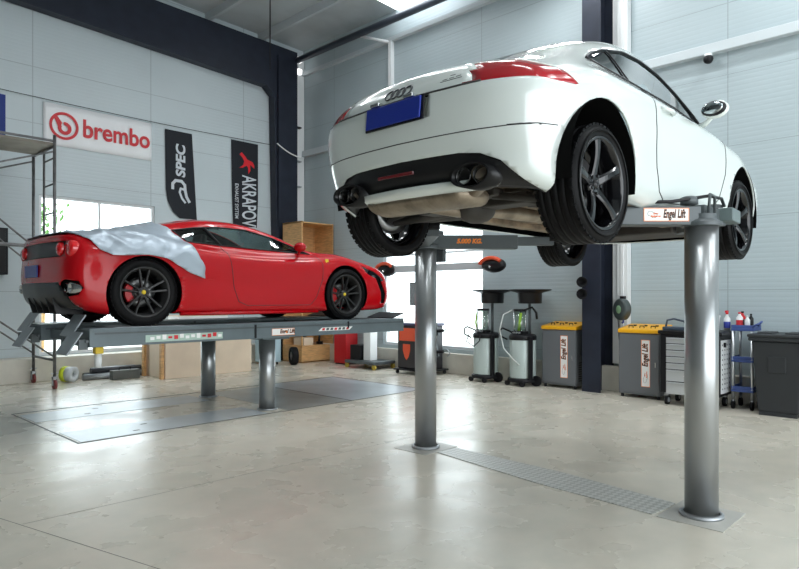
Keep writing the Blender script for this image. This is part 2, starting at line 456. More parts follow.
def cut(bm, poly, proj, cond, pid, lay):
    a, b = PROJ[proj]
    px0 = min(p[0] for p in poly)-.02; px1 = max(p[0] for p in poly)+.02; pz0 = min(p[1] for p in poly)-.02; pz1 = max(p[1] for p in poly)+.02
    def near(f, x0, x1, z0, z1):
        us = [v.co[a] for v in f.verts]; vs = [v.co[b] for v in f.verts]
        return max(us) >= x0 and min(us) <= x1 and max(vs) >= z0 and min(vs) <= z1
    n = len(poly)
    for i in range(n):
        p, q = poly[i], poly[(i+1) % n]
        fs = [f for f in bm.faces if f[lay] == 0 and cond(f) and near(f, min(p[0], q[0])-.001, max(p[0], q[0])+.001, min(p[1], q[1])-.001, max(p[1], q[1])+.001)]
        if not fs: continue
        co = Vector((0, 0, 0)); co[a] = p[0]; co[b] = p[1]
        d = (q[0]-p[0], q[1]-p[1])
        no = Vector((0, 0, 0)); no[a] = d[1]; no[b] = -d[0]
        if no.length < 1e-9: continue
        geom = set(fs)
        for f in fs: geom.update(f.edges); geom.update(f.verts)
        bmesh.ops.bisect_plane(bm, geom=list(geom), dist=1e-5, plane_co=co, plane_no=no.normalized())
    for f in bm.faces:
        if f[lay] == 0 and cond(f):
            c = f.calc_center_median()
            if px0 < c[a] < px1 and pz0 < c[b] < pz1 and pip((c[a], c[b]), poly): f[lay] = pid
def extract(bm, lay, pid, name, material, parent, off=0.0, solid=0.0, loc=None, warp=None):
    nb = bmesh.new(); mp = {}
    for f in bm.faces:
        if f[lay] != pid: continue
        vs = []
        for v in f.verts:
            if v not in mp:
                c = v.co + v.normal*off
                if warp: c = warp(c, v.normal)
                mp[v] = nb.verts.new(c)
            vs.append(mp[v])
        g = nb.faces.new(vs); g.smooth = True
    me = D.meshes.new(name); nb.to_mesh(me); nb.free()
    for mm in (material if isinstance(material, (list, tuple)) else [material]): me.materials.append(mm)
    o = D.objects.new(name, me); COL.objects.link(o)
    if parent is not None: o.parent = parent
    if loc: o.location = loc
    if solid:
        md = o.modifiers.new('solid', 'SOLIDIFY'); md.thickness = solid; md.offset = -1; md.use_rim = True
        if len(me.materials) > 1: md.material_offset = 1; md.material_offset_rim = 0
    return o
def side(s): return lambda f: f.calc_center_median().y*s > 0.02
def circ(cx, cz, r, n=36, a0=0, a1=2*PI): return [(cx+r*math.cos(a0+(a1-a0)*i/n), cz+r*math.sin(a0+(a1-a0)*i/n)) for i in range(n)]
from mathutils.bvhtree import BVHTree
def seam(mb, bvh, pts, s, r, step=0.03, proj='side', off=0.0):
    """thin line laid on the body through 2D points"""
    out = []
    for (a, b) in zip(pts, pts[1:]):
        L = math.hypot(b[0]-a[0], b[1]-a[1]); n = max(1, int(L/step))
        for i in range(n+(1 if b is pts[-1] else 0)):
            t = i/n; u = a[0]+(b[0]-a[0])*t; v = a[1]+(b[1]-a[1])*t
            if proj == 'side': o = Vector((u, 3*s, v)); d = Vector((0, -s, 0))
            elif proj == 'rear': o = Vector((-3, u, v)); d = Vector((1, 0, 0))
            elif proj == 'front': o = Vector((9, u, v)); d = Vector((-1, 0, 0))
            else: o = Vector((u, v, 5)); d = Vector((0, 0, -1))
            h = bvh.ray_cast(o, d)
            if h[0] is not None: out.append(h[0]+h[1]*off)
    if len(out) > 1: mb.tube(out, r, 6)
    return out

def spoke_pts(kind):
    return kind
def make_wheel(parent, hub, s, R, W, rimR, style, rimm, loc_cap=None, cal=None):
    """s=-1: outer face towards -y.  Local axis: +h = outwards"""
    Mx = Matrix(((1, 0, 0, 0), (0, 0, s, 0), (0, 1, 0, 0), (0, 0, 0, 1)))   # local z -> y*s
    if s > 0: Mx = Matrix(((1, 0, 0, 0), (0, 0, 1, 0), (0, 1, 0, 0), (0, 0, 0, 1)))
    h = W/2
    rim = MB(); h = h
    # barrel with flange lips and a closed hub plate set back
    rim.lathe([(rimR-.002, h-.012), (rimR+.006, h-.002), (rimR-.004, h+.002), (rimR-.016, h-.004), (rimR-.022, h-.02), (rimR-.04, h-.06), (rimR-.05, -h+.05), (rimR-.02, -h+.01), (rimR, -h)], 56, Mx)
    if style == 'five':
        n = 5
        for i in range(n):
            a0 = 2*PI*i/n + PI/2 + 0.15
            L = 8; P = []
            for kx in range(L+1):
                t = kx/L; r = 0.045+(rimR-0.062)*t
                hw = 0.030 - 0.012*math.sin(PI*t*0.8) + 0.008*t
                zz = h-0.045 + 0.03*math.sin(t*PI*0.55) + 0.008*t
                P.append((r, hw, zz))
            for kx in range(L):
                (r0, w0, z0), (r1, w1, z1) = P[kx], P[kx+1]
                def pt(r, w, z):
                    return Mx @ Vector((r*math.cos(a0)-w*math.sin(a0), r*math.sin(a0)+w*math.cos(a0), z))
                sec = lambda r, w, z: [rim.bm.verts.new(pt(r, -w, z-.034)), rim.bm.verts.new(pt(r, -w, z-.008)), rim.bm.verts.new(pt(r, -w*.55, z)), rim.bm.verts.new(pt(r, w*.55, z)), rim.bm.verts.new(pt(r, w, z-.008)), rim.bm.verts.new(pt(r, w, z-.034))]
                A = sec(r0, w0, z0); B = sec(r1, w1, z1)
                for q in range(6):
                    rim._f([A[q], A[(q+1) % 6], B[(q+1) % 6], B[q]])
        rim.lathe([(0, h-.048), (0.03, h-.048), (0.034, h-.044), (0.058, h-.046), (0.07, h-.06), (0.07, h-.10), (0, h-.10)], 40, Mx)
        for i in range(5):
            a = 2*PI*i/5+0.2+PI/2+PI/5; c = Mx @ Vector((0.05*math.cos(a), 0.05*math.sin(a), h-.052)); c2 = Mx @ Vector((0.05*math.cos(a), 0.05*math.sin(a), h-.036))
            rim.cyl(c, c2, 0.009, n=6)
    else:
        n = 5
        for i in range(n):
            a0 = 2*PI*i/n + PI/2
            for sd in (-1, 1):
                L = 6; prev = None
                for kx in range(L+1):
                    t = kx/L; r = 0.04+(rimR-0.055)*t; w = sd*(0.012+0.044*t); hw = 0.0125+0.003*t; z = h-.05+.03*t
                    def pt(r, w, z): return Mx @ Vector((r*math.cos(a0)-w*math.sin(a0), r*math.sin(a0)+w*math.cos(a0), z))
                    S = [rim.bm.verts.new(pt(r, w-hw, z-.03)), rim.bm.verts.new(pt(r, w-hw*.6, z)), rim.bm.verts.new(pt(r, w+hw*.6, z)), rim.bm.verts.new(pt(r, w+hw, z-.03))]
                    if prev:
                        for q in range(4): rim._f([prev[q], prev[(q+1) % 4], S[(q+1) % 4], S[q]])
                    prev = S
        rim.lathe([(0, h-.046), (0.04, h-.046), (0.062, h-.055), (0.065, h-.09), (0, h-.09)], 40, Mx)
    w = rim.build('wheel', rimm, parent, loc=hub)
    ty = MB()
    prof = [(rimR-.004, -h+.004), (rimR+.03, -h-.008), (R-.035, -h-.006), (R-.012, -h+.012)]
    k = 5; tw = W-.024*1
    groove = []
    x = -h+.02
    for q in range(4):
        xa = -h+.02+(W-.04)*(q+0.85)/4.7; prof_x = xa
        prof += [(R, xa-.022), (R, xa-.006), (R-.007, xa-.005), (R-.007, xa+.005), (R, xa+.006)]
    prof += [(R-.001, h-.024), (R-.012, h-.010), (R-.035, h+.008), (R-.05, h+.0095), (rimR+.04, h+.010), (rimR+.012, h+.003), (rimR-.004, h-.006)]
    ty.lathe(prof, 72, Mx, closed=False)
    for i in range(48):     # sipes cut over the shoulders
        a = 2*PI*i/48
        for hh in (h-.020, -h+.020):
            c = Mx @ Vector(((R-.0035)*math.cos(a), (R-.0035)*math.sin(a), hh))
            ty.box(c, (0.030, 0.016, 0.010), (0, PI/2-a*1, 0))
    ty.build('tyre', M['tyre'], w)
    bd = MB().lathe([(0.06, h-.13), (0.16, h-.13), (0.16, h-.155), (0.06, h-.155)], 40, Mx, closed=True)
    bd.lathe([(0, h-.10), (.075, h-.10), (.08, h-.15), (0, h-.15)], 30, Mx)
    bd.build('brake_disc', M['disc'], w)
    if cal:
        c = MB(); a0, a1 = cal[1]
        arcp = [(0.175*math.cos(a0+(a1-a0)*i/8), 0.175*math.sin(a0+(a1-a0)*i/8)) for i in range(9)] + [(0.10*math.cos(a1+(a0-a1)*i/8), 0.10*math.sin(a1+(a0-a1)*i/8)) for i in range(9)]
        c.prism(arcp, h-.165, h-.105, Mx); c.build('brake_caliper', cal[0], w, bevel=.006)
    if loc_cap:
        MB().lathe([(0, h-.034), (0.018, h-.036), (0.024, h-.046)], 24, Mx).build('centre_cap', loc_cap, w)
    return w
mat('tyre', (0.0035, 0.0035, 0.004), 0.5, spec=0.14, bump=0.08, bscale=120)
mat('disc', (0.25, 0.25, 0.25), 0.35, 0.9)
mat('rim_black', (0.004, 0.004, 0.005), 0.13, 0.0, spec=0.55)
mat('rim_graphite', (0.035, 0.035, 0.035), 0.35, 0.4)
mat('car_white', (0.68, 0.735, 0.705), 0.22, coat=1.0)
mat('car_red', (0.50, 0.002, 0.007), 0.22, coat=0.28, spec=0.25)
mat('inner_dark', (0.004, 0.004, 0.004), 0.9, spec=0.05)
mat('plastic_dark', (0.009, 0.009, 0.010), 0.35, spec=0.35)
mat('under_tan', (0.27, 0.20, 0.13), 0.5, 0.1, noise=0.65, nscale=6, bump=0.3, bscale=20)
mat('under_dark', (0.05, 0.045, 0.04), 0.6, noise=0.4, nscale=6)
mat('exhaust_metal', (0.36, 0.30, 0.23), 0.42, 0.7, noise=0.35, nscale=7, bump=0.15, bscale=25)
mat('lamp_red', (0.36, 0.006, 0.012), 0.14, coat=0.15, spec=0.4)
mat('lamp_dark_red', (0.14, 0.006, 0.010), 0.12, coat=1.0)
mat('plate_blue', (0.015, 0.035, 0.30), 0.3)
mat('seam_dark', (0.03, 0.03, 0.03), 0.6)
mat('interior', (0.025, 0.026, 0.028), 0.7)
glass_mat('car_glass', (0.62, 0.78, 0.80), 0.22)
def white_levels():
    xs = [.42, .62, .83, 1.15, 1.6, 2.1, 2.6, 3.0, 3.3, 3.6]
    rf = [(0, 0), (.022, .40), (.085, .74), (.21, .945)]            # rear plan rounding (dx, y fraction)
    ff = [(.30, .955), (.14, .80), (.05, .52), (.012, .25), (0, 0)]
    def low(xr, xf, w, z):
        """w: widths at xs, z: table x->z"""
        row = []
        for dx, yf in rf: row.append((xr+dx, w[0]*yf, lerp_tab(z, xr+dx)))
        for x, ww in zip(xs, w): row.append((x, ww, lerp_tab(z, x)))
        for dx, yf in ff: row.append((xf-dx, w[-1]*yf, lerp_tab(z, xf-dx)))
        return row
    L = []
    L.append(low(.17, 4.06, [.76, .78, .79, .78, .77, .77, .77, .78, .78, .76], [(0, .335), (.4, .30), (.7, .235), (1.2, .225), (3, .225), (4.1, .22)]))
    L.append(low(.06, 4.12, [.845, .865, .87, .85, .845, .845, .85, .86, .865, .84], [(0, .37), (.4, .33), (.7, .27), (1.2, .26), (3, .26), (4.1, .25)]))
    L.append(low(.015, 4.16, [.875, .905, .915, .90, .875, .87, .88, .90, .91, .885], [(0, .45), (.5, .42), (1.2, .37), (3, .37), (4.1, .36)]))
    L.append(low(.0, 4.175, [.885, .915, .925, .91, .885, .88, .89, .91, .92, .895], [(0, .55), (1.2, .54), (3, .54), (4.1, .50)]))
    L.append(low(.025, 4.14, [.875, .91, .922, .912, .895, .89, .895, .905, .912, .875], [(0, .67), (1.2, .69), (3, .68), (3.6, .64), (4.1, .58)]))
    L.append(low(.065, 4.08, [.835, .875, .895, .89, .878, .873, .875, .875, .87, .82], [(0, .755), (.4, .78), (.83, .82), (1.6, .84), (2.6, .83), (3.3, .77), (4.1, .62)]))
    # belt row (window base / deck edge / bonnet edge)
    L.append([(.10, 0, .815), (.115, .32, .82), (.17, .56, .825), (.27, .70, .84), (.45, .745, .86), (.64, .79, .885), (.85, .805, .905), (1.15, .80, .915), (1.6, .80, .915), (2.1, .80, .905), (2.6, .79, .885), (2.95, .765, .865), (3.25, .74, .84), (3.55, .69, .785),
              (3.82, .62, .71), (3.92, .48, .68), (4.0, .30, .665), (4.04, .15, .655), (4.05, 0, .65)])
    # rail row
    L.append([(.135, 0, .865), (.155, .28, .870), (.22, .50, .875), (.34, .63, .885), (.55, .67, .92), (.74, .665, .985), (.93, .645, 1.08), (1.2, .625, 1.185), (1.6, .61, 1.265), (2.05, .60, 1.285), (2.5, .615, 1.20), (2.9, .665, 1.03), (3.2, .62, .885), (3.5, .55, .83),
              (3.75, .46, .765), (3.86, .34, .73), (3.92, .22, .715), (3.96, .11, .70), (3.98, 0, .70)])
    L.append([(.19, 0, .895), (.21, .22, .895), (.29, .40, .90), (.42, .47, .915), (.58, .50, .97), (.75, .49, 1.055), (.95, .47, 1.15), (1.22, .46, 1.25), (1.6, .45, 1.32), (2.0, .44, 1.335), (2.4, .45, 1.275), (2.8, .50, 1.10), (3.14, .48, .91), (3.45, .36, .85),
              (3.68, .27, .79), (3.78, .20, .765), (3.83, .13, .75), (3.86, .06, .745), (3.87, 0, .74)])
    L.append([(.27, 0, .90), (.30, .0, .905), (.37, .0, .925), (.48, 0, .96), (.62, .0, 1.02), (.78, .0, 1.10), (.98, .0, 1.19), (1.25, .0, 1.29), (1.6, 0, 1.36), (1.98, 0, 1.375), (2.36, 0, 1.32), (2.74, 0, 1.15), (3.1, 0, .935), (3.4, 0, .87),
              (3.58, 0, .83), (3.66, 0, .81), (3.71, 0, .80), (3.74, 0, .79), (3.76, 0, .78)])
    out = []
    for j, row in enumerate(L):
        nr = []
        for (x, y, z) in row:
            k = 1.36 if x < .7 else (1.36-.26*min(1, (x-.7)/.4) if x < 1.1 else 1.10)
            if z < .70: z = .70-(.70-z)*k
            if 0.7 < x < 1.5 and z > 1.0: z -= .03*(1-abs(x-1.05)/.45)
            if x < .9: z -= max(0, min(1, (z-.70)/.12))*.035*(1-max(0, x-.3)/.6 if x > .3 else 1)
            x2 = x+(.075+.07*max(0, min(1, (.70-z)/.35)))*max(0, 1-x/.6)
            if x < 1.0 and j < 8: y *= 1-(.05 if z > .75 else .05+.05*min(1, (.75-z)/.3))*(1-x)
            nr.append((x2, y, z))
        out.append(nr)
    return out
AX, AY, AZ = 2.41, 2.47, 1.82
audi = thing('sports_car', 'white two-door coupe raised high on the lift, rear towards us, black five-spoke wheels', 'car', (AX, AY, AZ))
def build_white():
    bm = car_surface(white_levels(), 5, 5)
    lay = bm.faces.layers.int.new('pid')
    lay = bm.faces.layers.int['pid']
    bvh = BVHTree.FromBMesh(bm)
    RWX, FWX, HZ = .83, 3.30, .225
    rear = lambda f: f.calc_center_median().x < 0.75
    for s in (1, -1):
        cut(bm, circ(RWX+.005, .295, .385, 40), 'side', side(s), 1, lay)
        cut(bm, circ(FWX, .31, .37, 40), 'side', side(s), 1, lay)
    for s in (1, -1):   # side glass
        cut(bm, [(.90, .965), (1.02, .94), (1.5, .93), (2.1, .93), (2.62, .905), (2.88, .895), (2.70, 1.02), (2.45, 1.13), (2.15, 1.20), (1.85, 1.225), (1.55, 1.205), (1.25, 1.13), (1.03, 1.04)], 'side', lambda f, s=s: f.calc_center_median().y*s > .3, 2, lay)
        # tail lamps, seen from the side
        cut(bm, [(.05, .700), (.30, .700), (.56, .70), (.58, .71), (.50, .775), (.38, .825), (.28, .84), (.05, .835)], 'side', lambda f, s=s: f.calc_center_median().y*s > .47, 3, lay)
    # windscreen and rear screen from the top
    cut(bm, [(2.42, -.44), (2.42, .44), (3.08, .52), (3.12, 0), (3.08, -.52)], 'top', lambda f: f.calc_center_median().z > .9, 4, lay)
    cut(bm, [(.52, -.40), (1.12, -.42), (1.12, .42), (.52, .40)], 'top', lambda f: f.calc_center_median().z > .9, 5, lay)
    # dark lower rear valance
    val = [(-.76, .12), (-.69, .22), (-.62, .30), (-.52, .345), (-.40, .36), (0, .365), (.40, .36), (.52, .345), (.62, .30), (.69, .22), (.76, .12), (.70, -.03), (-.70, -.03)]
    cut(bm, val, 'rear', rear, 6, lay)
    # number plate recess
    cut(bm, [(-.235, .57), (.235, .57), (.24, .695), (-.24, .695)], 'rear', rear, 7, lay)
    bm.normal_update()
    W = m_('car_white')
    extract(bm, lay, 0, 'body', [W, m_('inner_dark')], audi, 0, 0.012)
    for f in bm.faces:
        if f[lay] in (2, 3) and f.calc_center_median().y > 0: f[lay] += 20
    for p in (2, 22): extract(bm, lay, p, 'side_window', m_('car_glass'), audi, -0.006)
    for pid, nm in ((4, 'windscreen'), (5, 'rear_window')): extract(bm, lay, pid, nm, m_('car_glass'), audi, -0.004)
    for p in (3, 23): extract(bm, lay, p, 'tail_lamp', m_('lamp_red'), audi, -0.002, 0.02)
    extract(bm, lay, 6, 'rear_valance', m_('plastic_dark'), audi, -0.015, 0.01)
    extract(bm, lay, 7, 'plate_recess', W, audi, -0.025, 0.006)
    sd = MB()
    for s in (1, -1):
        seam(sd, bvh, [(1.52, .945), (1.52, .70), (1.56, .42), (1.64, .28), (1.75, .225)], s, .004)
        seam(sd, bvh, [(1.75, .225), (2.6, .265), (2.72, .35), (2.83, .55), (2.86, .78), (2.84, .88)], s, .004)
    sd.build('shut_line', m_('seam_dark'), audi); sd = MB()
    for s in (1, -1):
        sk_ = MB(); seam(sk_, bvh, [(.22, .465), (.44, .475)], s, .003); sk_.build('shut_line', m_('seam_dark'), audi)
    seam(sd, bvh, [(-.80, .465), (-.6, .46), (0, .46), (.6, .46), (.80, .465)], 1, .003, proj='rear')
    sd.build('shut_line', m_('seam_dark'), audi); sd = MB()
    seam(sd, bvh, [(-.55, .703), (-.33, .698), (.33, .698), (.55, .703)], 1, .006, proj='rear')
    sd.build('shut_line', m_('seam_dark'), audi)
    tr = MB()
    for s in (1, -1):
        seam(tr, bvh, [(.90, .965), (1.02, .94), (1.5, .93), (2.1, .93), (2.62, .905), (2.88, .895), (2.70, 1.02), (2.45, 1.13), (2.15, 1.20), (1.85, 1.225), (1.55, 1.205), (1.25, 1.13), (1.03, 1.04), (.90, .965)], s, .008)
        seam(tr, bvh, [(1.38, .95), (1.30, 1.14)], s, .005)
        tr.build('window_trim', m_('black_plastic'), audi); tr = MB()
    # wheels (hanging on their dampers)
    for x in (RWX, FWX):
        for s in (-1, 1):
            w = make_wheel(audi, (x, s*(.885-.1225), HZ+(.02 if x > 2 else 0)), s, .325, .245, .255, 'five', m_('rim_black'), m_('plastic_dark'))
    # wheel arch liners
    for x in (RWX, FWX):
        for s in (-1, 1):
            ln = MB(); P = []
            for i in range(25):
                a = -0.25+(PI+.5)*i/24
                P.append([(x+.380*math.cos(a), s*yy, .30+.380*math.sin(a)) for yy in (.90, .86, .55)])
            ln.grid(P)
            c = [ln.bm.verts.new((x+.380*math.cos(-.25+(PI+.5)*i/24), s*.55, .30+.380*math.sin(-.25+(PI+.5)*i/24))) for i in range(25)]
            ln._f(c)
            ln.build('wheel_arch_liner', m_('inner_dark'), audi)
    # door mirrors
    for s in (-1, 1):
        mr = MB(); mr.sph((2.46, s*.945, .965), .1, 20, (.62, .95, .66)); mr.build('door_mirror', m_('car_white'), audi)
    for s in (-1, 1):
        a = MB(); a.tube([(2.56, s*.80, .885), (2.52, s*.86, .89), (2.48, s*.91, .92)], [.024, .02, .018], 12); a.build('mirror_arm', m_('car_white'), audi)
        MB().sph((2.432, s*.945, .965), .1, 20, (.42, .86, .56)).build('mirror_frame', m_('black_plastic'), audi); g = MB(); g.sph((2.402, s*.945, .965), .1, 20, (.14, .70, .42)); g.build('mirror_glass', mat('mirror_grey', (.45, .5, .52), .08, 1.0), audi)
    # door handles
    for s in (-1, 1):
        h = bvh.ray_cast(Vector((1.72, 3*s, .80)), Vector((0, -s, 0)))[0]
        hm = MB().tube([(h.x-.10, h.y-s*.005, h.z+.005), (h.x-.08, h.y+s*.022, h.z), (h.x, h.y+s*.03, h.z), (h.x+.06, h.y+s*.022, h.z), (h.x+.085, h.y-s*.003, h.z)], [.012, .014, .015, .014, .012], 10)
        hm.build('door_handle', m_('car_white'), audi)
    # rings badge on the lid
    for i in range(4):
        y = -.046*1.5+.046*i
        r = MB(); pts = []
        for q in range(28):
            a = 2*PI*q/28; yy = y+.031*math.cos(a); z = .752+.029*math.sin(a)
            h = bvh.ray_cast(Vector((-2, yy, z)), Vector((1, 0, 0)))
            pts.append(h[0]+h[1]*.004)
        r.tube(pts, .0045, 8, closed=True); r.build('badge_ring', mat('ring_metal', (.06, .065, .07), .3, .3), audi)
    # number plate
    x0 = bvh.ray_cast(Vector((-2, 0, .63)), Vector((1, 0, 0)))[0].x
    MB().box((x0-.012, 0, .628), (.012, .42, .12), (0, .10, 0)).build('number_plate', m_('plate_blue'), audi, bevel=.004)
    MB().box((x0+.002, 0, .628), (.012, .45, .14), (0, .10, 0)).build('plate_holder', m_('black_plastic'), audi, bevel=.004)
    for y in (-.13, .13):
        MB().box((x0-.005, y, .698), (.05, .07, .02)).build('plate_lamp', m_('chrome'), audi, bevel=.004)
    # faint lettering under a small crown at the right of the lid
    bk = MB()
    for (a, b) in (((-.30, .745), (-.43, .75)), ((-.31, .755), (-.34, .757)), ((-.35, .758), (-.38, .76)), ((-.39, .761), (-.42, .763)), ((-.35, .775), (-.38, .777))):
        seam(bk, bvh, [a, b], 1, .0018, proj='rear', off=.0)
    bk.build('badge_script', m_('seam_dark'), audi)
    # exhaust tips in oval housings
    for s in (-1, 1):
        hs = MB(); hy = s*.475
        ov = [(hy+.125*math.cos(a)*(1 if abs(math.cos(a)) < .6 else 1), .235+.066*math.sin(a)) for a in [2*PI*q/28 for q in range(28)]]
        fx = .165
        A = [hs.bm.verts.new((fx+.0, p[0], p[1])) for p in ov]; B = [hs.bm.verts.new((fx+.14, p[0], p[1])) for p in ov]
        A2 = [hs.bm.verts.new((fx+.01, hy+(p[0]-hy)*.9, .235+(p[1]-.235)*.85)) for p in ov]; B2 = [hs.bm.verts.new((fx+.11, hy+(p[0]-hy)*.9, .235+(p[1]-.235)*.85)) for p in ov]
        for q in range(28):
            w = (q+1) % 28
            hs._f([A[q], A[w], B[w], B[q]], True); hs._f([A2[q], A2[w], A[w], A[q]], True); hs._f([A2[w], A2[q], B2[q], B2[w]], True)
        hs._f(B2)
        hs.build('exhaust_housing', m_('plastic_dark'), audi)
        for dy in (-.056, .056):
            Mx = frame((fx+.03, hy+dy, .237), (0, 0, 1), (0, 1, 0))
            e = MB().lathe([(.043, -.16), (.043, 0), (.0475, .004), (.048, -.002), (.0475, -.16)], 28, Mx)
            e.lathe([(0, -.13), (.043, -.13)], 28, Mx)
            e.build('exhaust_tip', mat('tip_dark', (.10, .10, .10), .25, .9), audi)
    # painted blade under the valance
    bl = MB(); P = []
    for i in range(31):
        y = -.43+.86*i/30; x = .185+.12*(abs(y)/.6)**2.0
        zt = .225+.005*(abs(y)/.6)**2
        P.append([(x+.03, y, zt), (x-.012, y, zt-.012), (x+.01, y, zt-.030), (x+.05, y, zt-.042), (x+.10, y, zt-.04)])
    bl.grid(P); bl.build('bumper_blade', m_('car_white'), audi, solid=.01)
    MB().b2(.150, .160, -.10, .18, .285, .305).build('fog_lamp', m_('lamp_dark_red'), audi, bevel=.003)
    # underside
    up = MB()
    P = []
    for i in range(40):
        x = .30+3.6*i/39; hw = .70 if x < .4 else .68
        if abs(x-RWX) < .42 or abs(x-FWX) < .42: hw = .50
        zz = .235 if x > 1.2 else .235+.10*(1.2-x)/.9
        P.append([(x, -hw+2*hw*j/16, zz+.012*math.sin(x*9+j*.9)*(1 if x > 1.2 else .3)+(.05*math.exp(-((j-8)/1.6)**2) if x > 1.1 else 0)) for j in range(17)])
    up.grid(P); up.build('floor_pan', m_('under_tan'), audi, solid=.01)
    # cross-ribbed silencer
    si = MB()
    for i in range(1):
        prof = []
    N = 40; rings = []
    for i in range(N+1):
        y = -.36+.80*i/N; e = min(1, min(i, N-i)/2.5)**.5; rr = (1 if i % 2 else .86)*(.25+.75*e)
        rings.append([si.bm.verts.new((.42+.16*rr*math.cos(a), y, .175+.062*rr*math.sin(a))) for a in [2*PI*q/20 for q in range(20)]])
    for A, B in zip(rings, rings[1:]):
        for q in range(20): si._f([A[q], A[(q+1) % 20], B[(q+1) % 20], B[q]], True)
    si._f(rings[0]); si._f(rings[-1]); si.build('silencer', m_('exhaust_metal'), audi)
    for s in (-1, 1):
        MB().tube([(.37, s*.36, .19), (.32, s*.46, .22), (.22, s*.50, .255)], .04, 12).build('exhaust_pipe', m_('exhaust_metal'), audi)
    MB().tube([(.52, .12, .18), (.75, .06, .155), (1.05, .0, .17), (1.3, 0, .19), (2.0, 0, .20), (2.9, .03, .20)], [.05, .04, .035, .05, .035, .03], 14).build('exhaust_pipe', m_('exhaust_metal'), audi)
    sb = MB(); sb.box((.86, 0, .20), (.16, .86, .07)); sb.box((.62, 0, .215), (.10, .7, .05))
    sb.sph((.86, 0, .17), .13, 18, (1.1, .9, .7))
    sb.build('rear_subframe', m_('under_dark'), audi, bevel=.012)
    for s in (-1, 1):
        for (a, b, r) in (((.62, s*.30, .20), (.80, s*.74, .16), .022), ((1.02, s*.30, .20), (.86, s*.74, .15), .03), ((1.35, s*.50, .22), (.92, s*.70, .18), .032)):
            MB().tube([a, ((a[0]+b[0])/2, (a[1]+b[1])/2, a[2]-.03), b], r, 10).build('suspension_arm', m_('under_dark'), audi)
        MB().tube([(.86, s*.10, .19), (.84, s*.70, .225)], .018, 10).build('drive_shaft', m_('under_dark'), audi)
        cs = MB(); cs.tube([(.72+.045*math.cos(t*.9), s*.56+.045*math.sin(t*.9), .17+.018*t*.45) for t in range(0, 30)], .008, 8); cs.build('coil_spring', m_('under_dark'), audi)
        MB().tube([(3.2, s*.30, .20), (3.3, s*.74, .17)], .03, 10).build('suspension_arm', m_('under_dark'), audi)
    MB().box((3.3, 0, .2), (.5, .84, .09)).build('front_subframe', m_('under_dark'), audi, bevel=.02)
    for y in (-.45, .45): MB().box((2.1, y, .205), (1.5, .10, .05)).build('chassis_rail', m_('under_tan'), audi, bevel=.012)
    # cabin seen through the glass
    for y in (-.36, .36):
        sm = MB(); sm.box((1.95, y, .55), (.5, .48, .16)); sm.box((1.62, y, .82), (.14, .46, .55), (0, .22, 0)); sm.box((1.56, y, 1.13), (.09, .24, .16), (0, .15, 0))
        sm.build('seat', m_('interior'), audi, bevel=.04, seg=3)
    MB().box((2.75, 0, .80), (.35, 1.25, .14)).build('dashboard', m_('interior'), audi, bevel=.03)
    st_ = [(2.45+.03*math.sin(q*2*PI/24), .36+.18*math.cos(q*2*PI/24), .87+.18*math.sin(q*2*PI/24)) for q in range(24)]
    MB().tube(st_, .013, 8, closed=True).build('steering_wheel', m_('interior'), audi)
    return bvh
abvh = build_white()
